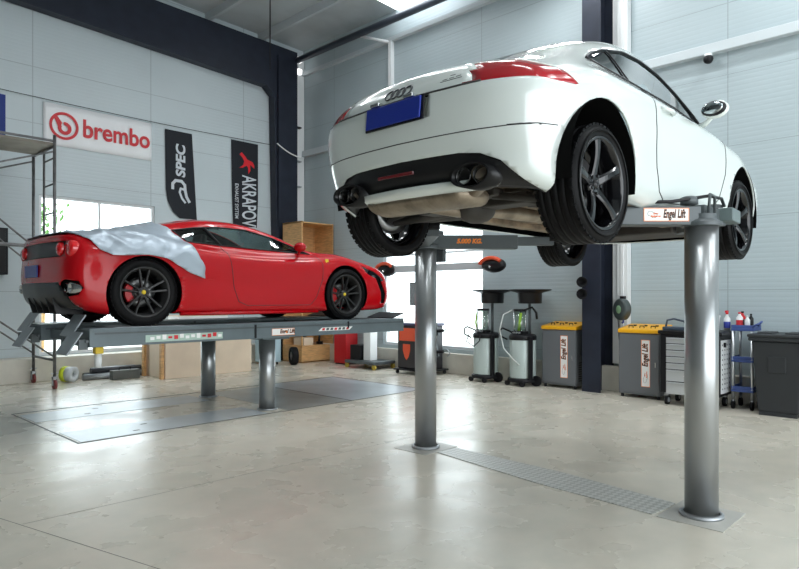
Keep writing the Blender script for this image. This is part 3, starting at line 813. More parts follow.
def red_levels():
    xs = [.50, .68, .93, 1.4, 1.9, 2.4, 2.9, 3.4, 3.72, 4.10]
    rf = [(0, 0), (.02, .42), (.06, .78), (.15, .955)]
    ff = [(.20, .975), (.085, .88), (.03, .55), (.008, .25), (0, 0)]
    def low(xr, xf, w, z):
        row = []
        for dx, yf in rf: row.append((xr+dx, w[0]*yf, lerp_tab(z, xr+dx)))
        for x, ww in zip(xs, w): row.append((x, ww, lerp_tab(z, x)))
        for dx, yf in ff: row.append((xf-dx, w[-1]*yf, lerp_tab(z, xf-dx)))
        return row
    L = []
    L.append(low(.26, 4.52, [.82, .84, .85, .84, .83, .83, .83, .85, .86, .84], [(.2, .24), (.5, .17), (.8, .13), (4, .12), (4.5, .14)]))
    L.append(low(.20, 4.58, [.90, .93, .94, .915, .90, .90, .90, .925, .93, .90], [(.2, .29), (.5, .22), (1.2, .155), (4, .15), (4.5, .17)]))
    L.append(low(.165, 4.62, [.925, .955, .97, .95, .925, .915, .92, .94, .955, .93], [(.2, .38), (.6, .33), (1.2, .28), (4, .26), (4.6, .27)]))
    L.append(low(.15, 4.62, [.93, .965, .985, .965, .925, .905, .92, .95, .965, .935], [(.2, .50), (1.2, .47), (3.4, .45), (4.6, .40)]))
    L.append(low(.16, 4.57, [.92, .955, .98, .975, .935, .91, .92, .945, .955, .91], [(.2, .64), (1.2, .64), (3.4, .62), (4.1, .57), (4.6, .50)]))
    L.append(low(.17, 4.42, [.89, .92, .945, .94, .91, .89, .89, .905, .905, .85], [(.2, .78), (.93, .83), (1.6, .81), (2.4, .77), (3.0, .75), (3.72, .76), (4.1, .69), (4.5, .56)]))
    L.append([(.17, 0, .86), (.185, .33, .862), (.22, .60, .868), (.32, .74, .88), (.52, .78, .90), (.70, .79, .925), (.95, .80, .935), (1.4, .78, .915), (1.9, .76, .89), (2.4, .76, .872), (2.9, .755, .855), (3.38, .74, .84), (3.70, .73, .835), (4.02, .68, .75),
              (4.22, .60, .665), (4.32, .46, .635), (4.38, .30, .615), (4.41, .15, .605), (4.42, 0, .60)])
    L.append([(.20, 0, .885), (.215, .28, .888), (.26, .48, .895), (.38, .56, .91), (.58, .58, .935), (.78, .58, .97), (1.05, .57, 1.03), (1.42, .56, 1.10), (1.85, .555, 1.175), (2.35, .56, 1.18), (2.82, .60, 1.06), (3.25, .64, .895), (3.6, .60, .82), (3.92, .52, .745),
              (4.1, .42, .69), (4.18, .30, .67), (4.23, .20, .655), (4.26, .10, .65), (4.28, 0, .645)])
    L.append([(.25, 0, .895), (.27, .2, .90), (.32, .34, .91), (.45, .38, .925), (.66, .39, .955), (.86, .39, .995), (1.12, .39, 1.07), (1.45, .39, 1.15), (1.85, .39, 1.235), (2.32, .40, 1.24), (2.77, .44, 1.12), (3.15, .48, .945), (3.5, .42, .83), (3.8, .34, .76),
              (3.98, .26, .71), (4.05, .2, .695), (4.09, .13, .685), (4.12, .06, .68), (4.13, 0, .675)])
    L.append([(.32, 0, .90), (.35, 0, .91), (.41, 0, .92), (.54, 0, .94), (.74, 0, .975), (.94, 0, 1.02), (1.18, 0, 1.09), (1.48, 0, 1.17), (1.85, 0, 1.255), (2.3, 0, 1.265), (2.72, 0, 1.15), (3.08, 0, .985), (3.42, 0, .85), (3.7, 0, .785),
              (3.84, 0, .75), (3.9, 0, .735), (3.94, 0, .725), (3.97, 0, .715), (3.99, 0, .71)])
    out = []
    for row in L:
        nr = []
        for (x, y, z) in row:
            k = 1.05+.05*max(0, 1-x/1.2)+.06*max(0, min(1, (x-2.9)/.8))
            if 1.3 < x < 3.0: k = 1.0+.05*min(1, abs(x-2.15)/.85)
            if x > 3.95 and z > .42: z += .085*min(1, (x-3.95)/.45)*min(1, (z-.42)/.12)
            nr.append((x+.15*max(0, (x-3.3)/1.3), y, .15+(z-.15)*k - (.03 if z < .4 and x < .9 else 0)))
        out.append(nr)
    return out
FX, FY, FZ = 2.00, 7.53, 1.12
fer = thing('sports_car', 'red mid-engined sports car parked on the grey runway lift, silver sheet over its engine lid', 'car', (FX, FY, FZ))
def build_red():
    bm = car_surface(red_levels(), 5, 5)
    lay = bm.faces.layers.int.new('pid'); lay = bm.faces.layers.int['pid']
    bvh = BVHTree.FromBMesh(bm)
    RWX, FWX = .94, 3.77
    rear = lambda f: f.calc_center_median().x < 0.75
    for s in (1, -1):
        cut(bm, circ(RWX, .345, .405, 40), 'side', side(s), 1, lay)
        cut(bm, circ(FWX, .355, .40, 40), 'side', side(s), 1, lay)
    gp = [(1.38, 1.075), (1.50, .945), (2.02, .925), (2.97, .895), (3.26, .885), (3.10, .955), (2.75, 1.075), (2.36, 1.155), (1.97, 1.16), (1.64, 1.125)]
    for s in (1, -1):
        cut(bm, gp, 'side', lambda f, s=s: f.calc_center_median().y*s > .3, 2, lay)
        cut(bm, [(4.34, .60), (4.42, .61), (4.56, .36), (4.55, .22), (4.46, .22), (4.44, .38)], 'side', lambda f, s=s: f.calc_center_median().y*s > .6, 8, lay)
        cut(bm, [(1.10, .50), (1.52, .53), (1.64, .50), (1.30, .40), (1.12, .38)], 'side', lambda f: False, 9, lay)
        cut(bm, [(4.08, .76), (4.34, .68), (4.52, .56), (4.46, .54), (4.2, .64)], 'side', lambda f, s=s: f.calc_center_median().y*s > .5, 10, lay)
    cut(bm, [(2.36, -.42), (2.36, .42), (3.20, .56), (3.26, 0), (3.20, -.56)], 'top', lambda f: f.calc_center_median().z > .85, 4, lay)
    cut(bm, [(.62, -.36), (1.62, -.38), (1.62, .38), (.62, .36)], 'top', lambda f: f.calc_center_median().z > .85, 5, lay)
    cut(bm, [(-.66, .72), (.66, .72), (.70, .88), (-.70, .88)], 'rear', rear, 6, lay)       # mesh grille
    cut(bm, [(-.60, .46), (.60, .46), (.74, .30), (.80, .10), (-.80, .10), (-.74, .30)], 'rear', rear, 7, lay)  # diffuser
    for s in (1, -1):
        cut(bm, [(s*.62, .40), (s*.64, .46), (s*.72, .49), (s*.88, .47), (s*.90, .40), (s*.86, .33), (s*.72, .31)], 'rear', rear, 11, lay)
    bm.normal_update()
    for f in bm.faces:
        if f[lay] in (2, 8, 10, 11) and f.calc_center_median().y > 0: f[lay] += 20
    Rm = m_('car_red')
    extract(bm, lay, 0, 'body', [Rm, m_('inner_dark')], fer, 0, 0.012)
    for p in (2, 22): extract(bm, lay, p, 'side_window', glass_mat('dark_glass', (.42, .50, .50), .07), fer, -0.006)
    extract(bm, lay, 4, 'windscreen', m_('car_glass'), fer, -0.004)
    extract(bm, lay, 5, 'engine_window', m_('car_glass'), fer, -0.004)
    extract(bm, lay, 6, 'rear_grille', m_('plastic_dark'), fer, -0.02, .006)
    extract(bm, lay, 7, 'rear_diffuser', m_('plastic_dark'), fer, 0.0, .01)
    for p in (8, 28): extract(bm, lay, p, 'bumper_vent', m_('inner_dark'), fer, -0.02)
    for p in (10, 30): extract(bm, lay, p, 'headlamp', m_('car_glass'), fer, -0.002)
    for p in (11, 31): extract(bm, lay, p, 'exhaust_recess', m_('inner_dark'), fer, -0.03)
    for s in (1, -1):
        sd = MB()
        seam(sd, bvh, [(1.93, .92), (1.98, .70), (2.02, .42), (2.08, .26), (2.2, .21)], s, .0045)
        sd.build('shut_line', m_('seam_dark'), fer)
        sd = MB(); seam(sd, bvh, [(2.2, .21), (3.15, .21), (3.24, .30), (3.34, .55), (3.36, .76), (3.28, .87)], s, .004)
        sd.build('shut_line', m_('seam_dark'), fer)
        tr = MB(); seam(tr, bvh, gp+[gp[0]], s, .009); tr.build('window_trim', m_('black_plastic'), fer)
        tr = MB(); seam(tr, bvh, [(1.80, 1.14), (1.95, .93)], s, .016); tr.build('window_pillar', m_('black_plastic'), fer)
        # air intake scoop: crease running back from the door
        cr = MB(); o = seam(MB(), bvh, [(1.42, .42), (1.65, .50), (1.95, .55)], s, .001)
        cr.tube([p+Vector((0, s*-.004, 0)) for p in o], [.001+.005*math.sin(PI*min(1, q/(len(o)-1))) for q in range(len(o))], 8)
        cr.build('side_crease', Rm, fer)
        sk = MB()
        sk.tube([(1.35, s*.90, .125), (2.3, s*.88, .12), (3.3, s*.89, .125)], .022, 8); sk.build('side_skirt', Rm, fer)
    for x, R in ((RWX, .362), (FWX, .352)):
        for s in (-1, 1):
            W = .27 if x < 2 else .235
            make_wheel(fer, (x, s*(.955-W/2-.01), R), s, R, W, .268, 'twin', m_('rim_graphite'), mat('cap_yellow', (.75, .55, .03), .3), (m_('red_paint'), (2.5, 3.8)))
            r = .408 if x < 2 else .402; zc = .345 if x < 2 else .355
            ln = MB(); P = []
            for i in range(25):
                a = -0.2+(PI+.4)*i/24
                P.append([(x+r*math.cos(a), s*yy, zc+r*math.sin(a)) for yy in (.93, .9, .60)])
            ln.grid(P); ln._f([ln.bm.verts.new((x+r*math.cos(-.2+(PI+.4)*i/24), s*.60, zc+r*math.sin(-.2+(PI+.4)*i/24))) for i in range(25)])
            ln.build('wheel_arch_liner', m_('inner_dark'), fer)
    # mirrors
    for s in (-1, 1):
        MB().sph((2.98, s*.93, .96), .1, 18, (.75, .9, .62)).build('door_mirror', Rm, fer)
        MB().tube([(3.08, s*.74, .87), (3.03, s*.84, .90), (3.0, s*.90, .94)], .018, 10).build('mirror_arm', Rm, fer)
    # round tail lamps
    for s in (-1, 1):
        for dy, r in ((.76, .078), (.58, .062)):
            h = bvh.ray_cast(Vector((-2, s*dy, .80)), Vector((1, 0, 0)))[0]
            Mx = frame((h.x-.012, s*dy, .80), (0, 0, 1), (0, 1, 0))
            MB().lathe([(0, .012), (r*.7, .008), (r, -.005), (r+.008, -.02), (r+.01, -.09)], 28, Mx).build('tail_lamp', mat('lamp_bright_red', (.75, .01, .015), .12, coat=1), fer)
    # exhaust tips
    for s in (-1, 1):
        for dy in (.69, .81):
            Mx = frame((.235, s*dy, .40), (0, 0, 1), (0, 1, 0))
            MB().lathe([(.044, -.2), (.046, 0), (.052, .004), (.053, -.2)], 22, Mx).lathe([(0, -.08), (.046, -.08)], 22, Mx).build('exhaust_tip', m_('chrome'), fer)
    MB().box((.142, .10, .585), (.014, .42, .13)).build('number_plate', m_('plate_blue'), fer, bevel=.004)
    for y in (-.40, -.2, 0, .2, .40):
        MB().prism([(.19, .30), (.24, .13), (.85, .12), (.85, .18)], y-.006, y+.006, frame((0, 0, 0), (1, 0, 0), (0, 0, 1))).build('diffuser_fin', m_('plastic_dark'), fer)
    MB().b2(.5, 4.2, -.80, .80, .125, .15).build('floor_pan', m_('inner_dark'), fer)
    # yellow shields on the front wings
    for s in (-1, 1):
        h = bvh.ray_cast(Vector((3.44, 3*s, .79)), Vector((0, -s, 0)))
        sh = [(-.028, .035), (.028, .035), (.028, 0), (.018, -.022), (0, -.038), (-.018, -.022), (-.028, 0)]
        MB().prism(sh, -.002, .003, frame(h[0], (-s*-1, 0, 0) if s < 0 else (-1, 0, 0), (0, .25, 1))).build('wing_shield', m_('cap_yellow'), fer)
    # cabin
    for y in (-.38, .38):
        sm = MB(); sm.box((2.25, y, .42), (.5, .46, .16)); sm.box((1.92, y, .72), (.13, .46, .56), (0, .25, 0)); sm.box((1.86, y, 1.0), (.08, .26, .16), (0, .2, 0))
        sm.build('seat', m_('interior'), fer, bevel=.04, seg=3)
    MB().box((3.0, 0, .74), (.35, 1.3, .14)).build('dashboard', m_('interior'), fer, bevel=.03)
    MB().tube([(2.72+.03*math.sin(q*2*PI/24), .38+.18*math.cos(q*2*PI/24), .80+.17*math.sin(q*2*PI/24)) for q in range(24)], .013, 8, closed=True).build('steering_wheel', m_('interior'), fer)
    # --- the silver sheet: a finer skin that lies on the bodywork
    b2 = car_surface(red_levels(), 9, 9)
    l2 = b2.faces.layers.int.new('pid'); l2 = b2.faces.layers.int['pid']
    poly = [(.16, .96), (.30, .945), (.40, .88), (.48, .79), (.60, .735), (.76, .74), (.94, .755), (1.15, .73), (1.28, .66), (1.42, .58), (1.62, .52), (1.60, .66), (1.50, .85), (1.40, 1.0), (1.30, 1.10), (1.26, 1.2), (1.22, 1.4), (.16, 1.4)]
    for s in (1, -1):
        cut(b2, poly, 'side', (lambda f, s=s: f.calc_center_median().y*s > 0), 5, l2)
    b2.normal_update()
    from mathutils import noise as nz
    def warp(c, n):
        q = Vector((c.x*2.2+c.z*3.0, c.y*2.0, c.z*1.6))
        a = abs(nz.noise(q*1.6)); b = nz.noise(q*5+Vector((3, 1, 7))); c3 = nz.noise(Vector(((c.x-c.z*1.2)*9, c.y*1.5, (c.z+c.x)*1.3)))
        return c + n*(.020+.060*(.22-a if a < .22 else 0)+.012*b+.022*c3)
    o = extract(b2, l2, 5, 'car_cover', mat('silver_sheet', (.44, .51, .58), .33, .25, bump=.3, bscale=10), None, 0, .004, loc=(FX, FY, FZ), warp=warp)
    md = o.modifiers.new('s', 'SMOOTH'); md.factor = .4; md.iterations = 1
    tag(o, 'silver grey sheet draped over the tail of the red sports car', 'car cover')
    b2.free()
    return bvh
build_red()
# ================================================================ STICKERS AND LETTERING
def sticker(parent, origin, xd, yd, w, h, name='sticker', big=0.88, logo=True):
    Fm = frame(origin, xd, yd)
    s = MB().prism([(-w/2, -h/2), (w/2, -h/2), (w/2, h/2), (-w/2, h/2)], 0, .0015, Fm).build(name, m_('sticker_white'), parent)
    b = MB(); t = h*.05
    for (x0, x1, y0, y1) in ((-w/2, w/2, h/2-t, h/2), (-w/2, w/2, -h/2, -h/2+t), (-w/2, -w/2+t, -h/2+t, h/2-t), (w/2-t, w/2, -h/2+t, h/2-t)):
        b.prism([(x0, y0), (x1, y0), (x1, y1), (x0, y1)], .0015, .0022, Fm)
    b.build('sticker_border', m_('sticker_orange'), s)
    fs = min(1.0, .56*w/(h*big*4.6)) if logo else .75*w/(h*big*4.6)
    tx = Fm @ Matrix.Translation((w*.17, h*.04, .0032))
    textobj('lettering', 'Engel Lift', h*big, m_('sticker_orange'), s, Fm @ Matrix.Translation((w*.17, h*.04, .0018)), shear=.22, bold=h*.045, spacing=1.06, ext=.0004, sx=fs)
    textobj('lettering', 'Engel Lift', h*big, m_('black_ink'), s, tx, shear=.22, bold=h*.027, spacing=1.06, ext=.0004, sx=fs)
    if logo:
        wp = [(-.42, .05), (-.40, .22), (-.34, .26), (-.28, .14), (-.22, .10), (-.20, -.05), (-.24, -.22), (-.30, -.25), (-.34, -.12), (-.40, -.06)]
        MB().tube([Fm @ Vector((x*w, y*h, .003)) for x, y in wp], h*.012, 5, closed=True).build('wing_outline', m_('black_ink'), s)
        for i, tt in enumerate(('Engel', 'Equipment')):
            textobj('lettering', tt, h*.17, m_('orange'), s, Fm @ Matrix.Translation((-w*.24, h*(.08-.2*i), .003)), shear=.2, bold=h*.008, ext=.0004)
    return s
# ================================================================ LIFT UNDER THE WHITE CAR
br = m_('brushed'); ag = m_('arm_grey')
def cylpost(parent, loc, z1, r):
    MB().cyl(loc, (loc[0], loc[1], z1), r, n=48).build('piston', br, parent)
L1 = (4.33, 1.44); L2 = (4.48, 3.98)
def arm(parent, a, b, z, w, h, name='arm', text=None):
    a = Vector((a[0], a[1], z)); b = Vector((b[0], b[1], z)); d = (b-a); L = d.length; d.normalize(); c = (a+b)/2
    ang = math.atan2(d.y, d.x)
    ar = MB().box(c, (L, w, h), (0, 0, ang)).build(name, ag, parent, bevel=.006)
    return d, L
def lift_post(loc, label, arms):
    t = thing('lift_post', label, 'car lift', (0, 0, 0), 0, 'in-ground posts of the lift under the white car')
    x, y = loc
    cylpost(t, (x, y, 0.004), 1.885, .102)
    MB().lathe([(.112, .004), (.135, .004), (.135, .02), (.112, .03)], 40, Matrix.Translation((x, y, 0)), closed=True).build('floor_ring', m_('galv'), t)
    MB().box((x, y, .002), (.46, .40, .003)).build('floor_plate', mat('plate_pale', (.50, .49, .45), .45, .1, noise=.15), t)
    hd = MB().lathe([(0, 1.885), (.125, 1.885), (.125, 1.91), (.09, 1.93), (.09, 1.965), (0, 1.965)], 36, Matrix.Translation((x, y, 0)))
    hd.build('head', ag, t, bevel=.002)
    return t
lp = lift_post(L1, 'right-hand polished steel lift post beside the white car, nearest the camera', None)
x, y = L1
# cross head of the near post, lying along the car
MB().box((x+.21, y+.06, 1.975), (.50, .17, .10), (0, 0, .05)).build('cross_head', ag, lp, bevel=.008)
for dx in (-.10, .40):
    MB().lathe([(0, 2.03), (.055, 2.03), (.055, 2.075), (.03, 2.085), (0, 2.085)], 24, Matrix.Translation((x+dx+.05, y+.06, 0))).build('pivot_pin', ag, lp)
d, L = arm(lp, (x-.03, y+.02), (x-.46, y+.47), 1.95, .13, .12)
arm(lp, (x-.42, y+.43), (x-.64, y+.56), 1.955, .09, .09, 'arm_slider')
MB().cyl((x-.66, y+.57, 1.955), (x-.66, y+.57, 2.0), .06, n=24).build('lifting_pad', m_('black_rubber'), lp)
arm(lp, (x+.40, y+.07), (x+.86, y+.42), 1.985, .12, .12)
MB().cyl((x+.88, y+.44, 1.985), (x+.88, y+.44, 2.07), .06, n=24).build('lifting_pad', m_('black_rubber'), lp)
# toe guard loops above the arms
g = MB().tube([(x-.42, y+.36, 2.035), (x-.2, y+.12, 2.04), (x+.02, y-.04, 2.085), (x+.30, y-.03, 2.10), (x+.46, y+.0, 2.07)], .011, 8)
g.build('guard_rod', m_('black_plastic'), lp)
g = MB().tube([(x-.02, y-.05, 1.97), (x-.02, y-.06, 2.09), (x+.10, y-.05, 2.09), (x+.10, y-.05, 1.97)], .010, 8)
g.build('guard_rod', ag, lp)
MB().box((x+.43, y-.04, 1.99), (.26, .10, .09), (0, 0, .1)).build('locking_block', mat('arm_green_grey', (.13, .17, .17), .35), lp, bevel=.008)
perp = Vector((-(d.y), d.x, 0)); perp = -perp if perp.dot(Vector((-1, -1, 0))) < 0 else perp
c = Vector((x-.03, y+.02, 1.955)).lerp(Vector((x-.46, y+.47, 1.955)), .36)+perp*.0655
sticker(lp, c, -d, (0, 0, 1), .29, .085) if (Vector(-d).cross(Vector((0, 0, 1)))).dot(perp) > 0 else sticker(lp, c, d, (0, 0, 1), .29, .085)
rp = lift_post(L2, 'left-hand polished steel lift post behind the white car, further from the camera', None)
x, y = L2
MB().box((x+.05, y-.04, 1.975), (.34, .15, .09)).build('cross_head', ag, rp, bevel=.008)
for dx in (-.06, .14): MB().lathe([(0, 2.015), (.05, 2.015), (.05, 2.06), (.025, 2.07), (0, 2.07)], 24, Matrix.Translation((x+dx, y-.04, 0))).build('pivot_pin', ag, rp)
d, L = arm(rp, (x+.07, y-.04), (x+.62, y-.61), 1.95, .12, .13)
arm(rp, (x+.60, y-.59), (x+.86, y-.86), 1.96, .08, .08, 'arm_slider')
MB().cyl((x+.86, y-.86, 1.96), (x+.86, y-.86, 2.07), .06, n=24).build('lifting_pad', m_('black_rubber'), rp)
arm(rp, (x-.10, y-.06), (x-.78, y-.76), 1.95, .11, .10)
MB().cyl((x-.80, y-.78, 1.95), (x-.80, y-.78, 2.0), .06, n=24).build('lifting_pad', m_('black_rubber'), rp)
MB().box((x+.22, y-.0, 1.84), (.05, .10, .14)).build('bracket', ag, rp, bevel=.006)
pf = Vector((-1, -1, 0)).normalized()
pp = Vector((-d.y, d.x, 0)); pp = pp if pp.dot(pf) > 0 else -pp
c = Vector((x+.07, y-.04, 1.955)).lerp(Vector((x+.62, y-.61, 1.955)), .42)+pp*.062
textobj('capacity_lettering', '5.000 KG.', .058, m_('sticker_orange'), rp, frame(c, (d.x, d.y, 0), (0, 0, 1)), shear=.2, bold=.0035, ext=.001)
# tread plate between the posts
def tread_mat():
    m = D.materials.new('tread_plate'); m.use_nodes = True; nt = m.node_tree; b = nt.nodes['Principled BSDF']
    b.inputs['Base Color'].default_value = (.50, .50, .48, 1); b.inputs['Metallic'].default_value = .15; b.inputs['Roughness'].default_value = .42
    tc = nt.nodes.new('ShaderNodeTexCoord'); mp = nt.nodes.new('ShaderNodeMapping'); mp.inputs['Rotation'].default_value = (0, 0, R_(45)); mp.inputs['Scale'].default_value = (26, 26, 1)
    ck = nt.nodes.new('ShaderNodeTexChecker'); ck.inputs['Scale'].default_value = 1.0
    nt.links.new(tc.outputs['Object'], mp.inputs[0]); nt.links.new(mp.outputs[0], ck.inputs[0])
    bp = nt.nodes.new('ShaderNodeBump'); bp.inputs['Distance'].default_value = .004; bp.inputs['Strength'].default_value = .9
    nt.links.new(ck.outputs[1], bp.inputs['Height']); nt.links.new(bp.outputs[0], b.inputs['Normal'])
    mx = nt.nodes.new('ShaderNodeMix'); mx.data_type = 'RGBA'; mx.inputs[6].default_value = (.42, .42, .39, 1); mx.inputs[7].default_value = (.60, .60, .57, 1)
    nt.links.new(ck.outputs[1], mx.inputs[0]); nt.links.new(mx.outputs[2], b.inputs['Base Color'])
    return m
trp = tread_mat()
tp = MB().prism([(4.31, 1.65), (4.45, 1.65), (4.60, 2.6), (4.66, 3.77), (4.40, 3.77), (4.20, 2.6), (4.12, 1.68)], .0005, .005)
o = tp.build('tread_plate', trp); tag(o, 'chequered steel cover plate on the floor between the two lift posts of the white car', 'floor plate')
# ================================================================ RUNWAY LIFT UNDER THE RED CAR
rg = mat('runway_grey', (.13, .165, .18), .38, .1, noise=.12)
rl = thing('runway_lift', 'grey runway lift on polished posts carrying the red sports car', 'car lift', (0, 0, 0))
Z1 = 1.118; X0, X1 = 2.34, 6.82
for yc, n in ((6.80, 0), (8.28, 1)):
    r = MB(); r.b2(X0, X1, yc-.30, yc+.30, Z1-.02, Z1); r.b2(X0, X1, yc-.30, yc-.285, .93, Z1-.02); r.b2(X0, X1, yc+.285, yc+.30, .93, Z1-.02)
    r.b2(X0, X0+.02, yc-.285, yc+.285, .93, Z1-.02); r.b2(X1-.02, X1, yc-.285, yc+.285, .93, Z1-.02)
    r.b2(X0, X1, yc-.285, yc+.285, .93, .945)
    ro = r.build('runway', rg, rl, bevel=.004)
    MB().b2(X0+.05, X1, yc-.306, yc-.301, 1.055, 1.075).build('edge_strip', m_('arm_grey'), rl)
    MB().b2(2.60, 3.35, yc-.26, yc+.26, Z1, Z1+.004).build('slip_plate', m_('galv'), rl)
    MB().cyl((5.70, yc, Z1+.0), (5.70, yc, Z1+.004), .22, n=40).build('turn_plate', m_('galv'), rl)
    for (jx) in (4.24, 5.72): MB().b2(jx-.012, jx+.012, yc-.309, yc-.30, 1.01 if jx > 5 else .94, 1.10).build('runway_joint', m_('black_plastic'), rl)
    MB().cyl((4.61, yc, .004), (4.61, yc, .93), .102, n=48).build('piston', br, rl)
    MB().b2(4.41, 4.81, yc-.2, yc+.2, .90, .93).build('piston_head', rg, rl, bevel=.004)
    MB().lathe([(.105, .004), (.13, .004), (.13, .016), (.105, .022)], 36, Matrix.Translation((4.61, yc, 0)), closed=True).build('floor_ring', m_('galv'), rl)
    # folded drive-on flap at the rear: two staggered plates on a hinge
    fm = mat('flap_grey', (.30, .33, .35), .4, .4, noise=.1)
    fl = MB(); Fm = frame((X0-.0, yc, 1.03), (0, -1, 0), (-.62, 0, -.78))
    fl.prism([(-.27, .22), (.05, .22), (.05, .02), (.27, .02), (.27, -.24), (-.05, -.24), (-.05, -.04), (-.27, -.04)], 0, .014, frame((X0-.06, yc, 1.06), (0, -1, 0), (.55, 0, .83)))
    fl.build('drive_on_flap', fm, rl, bevel=.002)
    MB().cyl((X0-.015, yc-.29, .99), (X0-.015, yc+.29, .99), .016, n=12).build('flap_hinge', ag, rl)
    for yy in (-.24, .24): MB().box((X0-.04, yc+yy, .96), (.09, .03, .10)).build('hinge_bracket', ag, rl, bevel=.003)
    # front stop
    MB().prism([(6.62, Z1), (6.86, Z1+.07), (6.86, Z1+.085), (6.60, Z1+.012)], -.27, .27, frame((0, yc, 0), (1, 0, 0), (0, 0, 1))).build('wheel_stop', m_('black_plastic'), rl)
MB().b2(2.44, 2.54, 7.10, 7.98, .96, 1.06).build('cross_beam', rg, rl, bevel=.004)
sticker(rl, (4.645, 6.4985, 1.0), (1, 0, 0), (0, 0, 1), .34, .085, logo=False, big=.8)
d1 = MB().b2(2.90, 3.80, 6.4975, 6.4995, .955, 1.03).build('strip_decal', mat('decal_green', (.42, .55, .48), .4), rl)
for i in range(13):
    xx = 2.95+i*.066
    MB().b2(xx, xx+.045, 6.4965, 6.4974, .975+.01*(i % 2), 1.008+.01*(i % 3)).build('decal_block', m_('red_ink') if i in (3, 4, 9, 10, 11) else m_('sticker_white'), d1)
b = MB().prism([(5.20, .985), (5.74, .985), (5.80, 1.03), (5.26, 1.03)], -.0005, .0008, frame((0, 6.4995, 0), (1, 0, 0), (0, 0, 1))).build('logo_decal', m_('sticker_white'), rl)
for i in range(7):
    xx = 5.26+i*.07
    MB().prism([(xx, .992), (xx+.045, .992), (xx+.055, 1.023), (xx+.01, 1.023)], .0009, .0016, frame((0, 6.4995, 0), (1, 0, 0), (0, 0, 1))).build('decal_block', m_('red_ink') if i % 3 == 0 else m_('arm_grey'), b)
# air service bottle fitting hanging under the runway
MB().cyl((2.46, 6.60, .72), (2.46, 6.60, .86), .035, n=16).build('air_filter', mat('clear_white', (.75, .78, .78), .2), rl)
MB().b2(2.42, 2.50, 6.56, 6.64, .86, .93).build('air_regulator', mat('safety_yellow', (.80, .55, .02), .4), rl, bevel=.004)
# cover plates in the floor
pl = mat('floor_plate_grey', (.50, .54, .57), .34, .25, noise=.14, nscale=2.5, bump=.05)
pd = mat('floor_plate_dark', (.33, .36, .36), .34, .25, noise=.2, nscale=3)
def plate(x0, x1, y0, y1, m, label, z=.003, cut=None):
    r = MB().b2(x0, x1, y0, y1, .0005, z)
    o = r.build('floor_cover_plate', m); tag(o, label, 'floor plate', 'steel cover plates round the runway lift'); return o
p1 = plate(2.28, 4.46, 6.56, 7.16, pl, 'near pale steel cover plate in the floor left of the near runway post')
p2 = plate(2.28, 4.46, 7.96, 8.58, pl, 'far pale steel cover plate in the floor left of the far runway post')
plate(4.76, 5.80, 6.56, 8.58, pd, 'dark steel cover plate in the floor right of the runway posts', .0028)
plate(5.83, 7.30, 6.56, 8.72, pl, 'large pale chequered cover plate in the floor at the right end of the pit')
for yy in (6.72, 7.0, 8.12, 8.42):
    for xx in (2.9, 3.1): 
        if (yy in (6.72, 8.12)) == (xx == 2.9): MB().b2(xx-.035, xx+.035, yy-.02, yy+.02, .003, .0038).build('lifting_slot', m_('black_ink'), p1 if yy < 7.5 else p2)
ed = MB()
for (x0, x1, y0, y1) in ((2.24, 7.34, 6.52, 6.535), (2.24, 7.34, 8.74, 8.755), (2.24, 2.255, 6.535, 8.74), (7.325, 7.34, 6.535, 8.74), (5.808, 5.822, 6.535, 8.74)):
    ed.b2(x0, x1, y0, y1, .0002, .0035)
struct(ed, 'trim_60', m_('black_ink'))
# ================================================================ BANNERS AND WALL THINGS
bp_, gv = m_('black_plastic'), m_('galv')
ban = mat('banner_white', (.88, .89, .90), .6, bump=.05, bscale=6)
def wallM(x, z, y=YW-.012): return frame((x, y, z), (1, 0, 0), (0, 0, 1))     # faces -y
# white banner with the red brake maker's name
t = thing('banner', 'wide white banner with red lettering and round logo on the left wall', 'banner', (4.585, YW-.01, 4.50))
P = [[(-.975+1.95*i/30, -.012-.010*math.sin(i*.8), -.37+.74*j/6) for j in range(7)] for i in range(31)]
MB().grid(P).build('cloth', ban, t, solid=.003)
ri = m_('red_ink'); Mt = frame((0, -.030, 0), (1, 0, 0), (0, 0, 1))
textobj('lettering', 'brembo', .46, ri, t, Mt @ Matrix.Translation((.30, .005, 0)), bold=.010, ext=.001, sx=.86)
ring = MB(); cx = -.64
o_, i_ = arc((cx, 0), .245, 0, 2*PI, 40), arc((cx, 0), .198, 0, 2*PI, 40)
A = [ring.bm.verts.new(Mt @ Vector((*p, 0))) for p in o_[:-1]]; B = [ring.bm.verts.new(Mt @ Vector((*p, 0))) for p in i_[:-1]]
for q in range(40): ring._f([A[q], A[(q+1) % 40], B[(q+1) % 40], B[q]])
ring.build('logo_ring', ri, t, solid=.001)
lg = MB()
bb = arc((cx+.01, -.04), .115, R_(100), R_(-215), 24)
ins = arc((cx+.01, -.04), .055, R_(-215), R_(100), 24)
n_ = len(bb)
A = [lg.bm.verts.new(Mt @ Vector((*p, 0))) for p in bb]; B = [lg.bm.verts.new(Mt @ Vector((*p, 0))) for p in ins[::-1]]
for q in range(n_-1): lg._f([A[q], A[q+1], B[q+1], B[q]])
lg.prism([(cx-.17, .13), (cx-.12, .17), (cx-.03, .05), (cx-.06, -.02), (cx-.10, -.02)], 0, .001, Mt)
lg.build('logo_letter', ri, t, solid=.001)
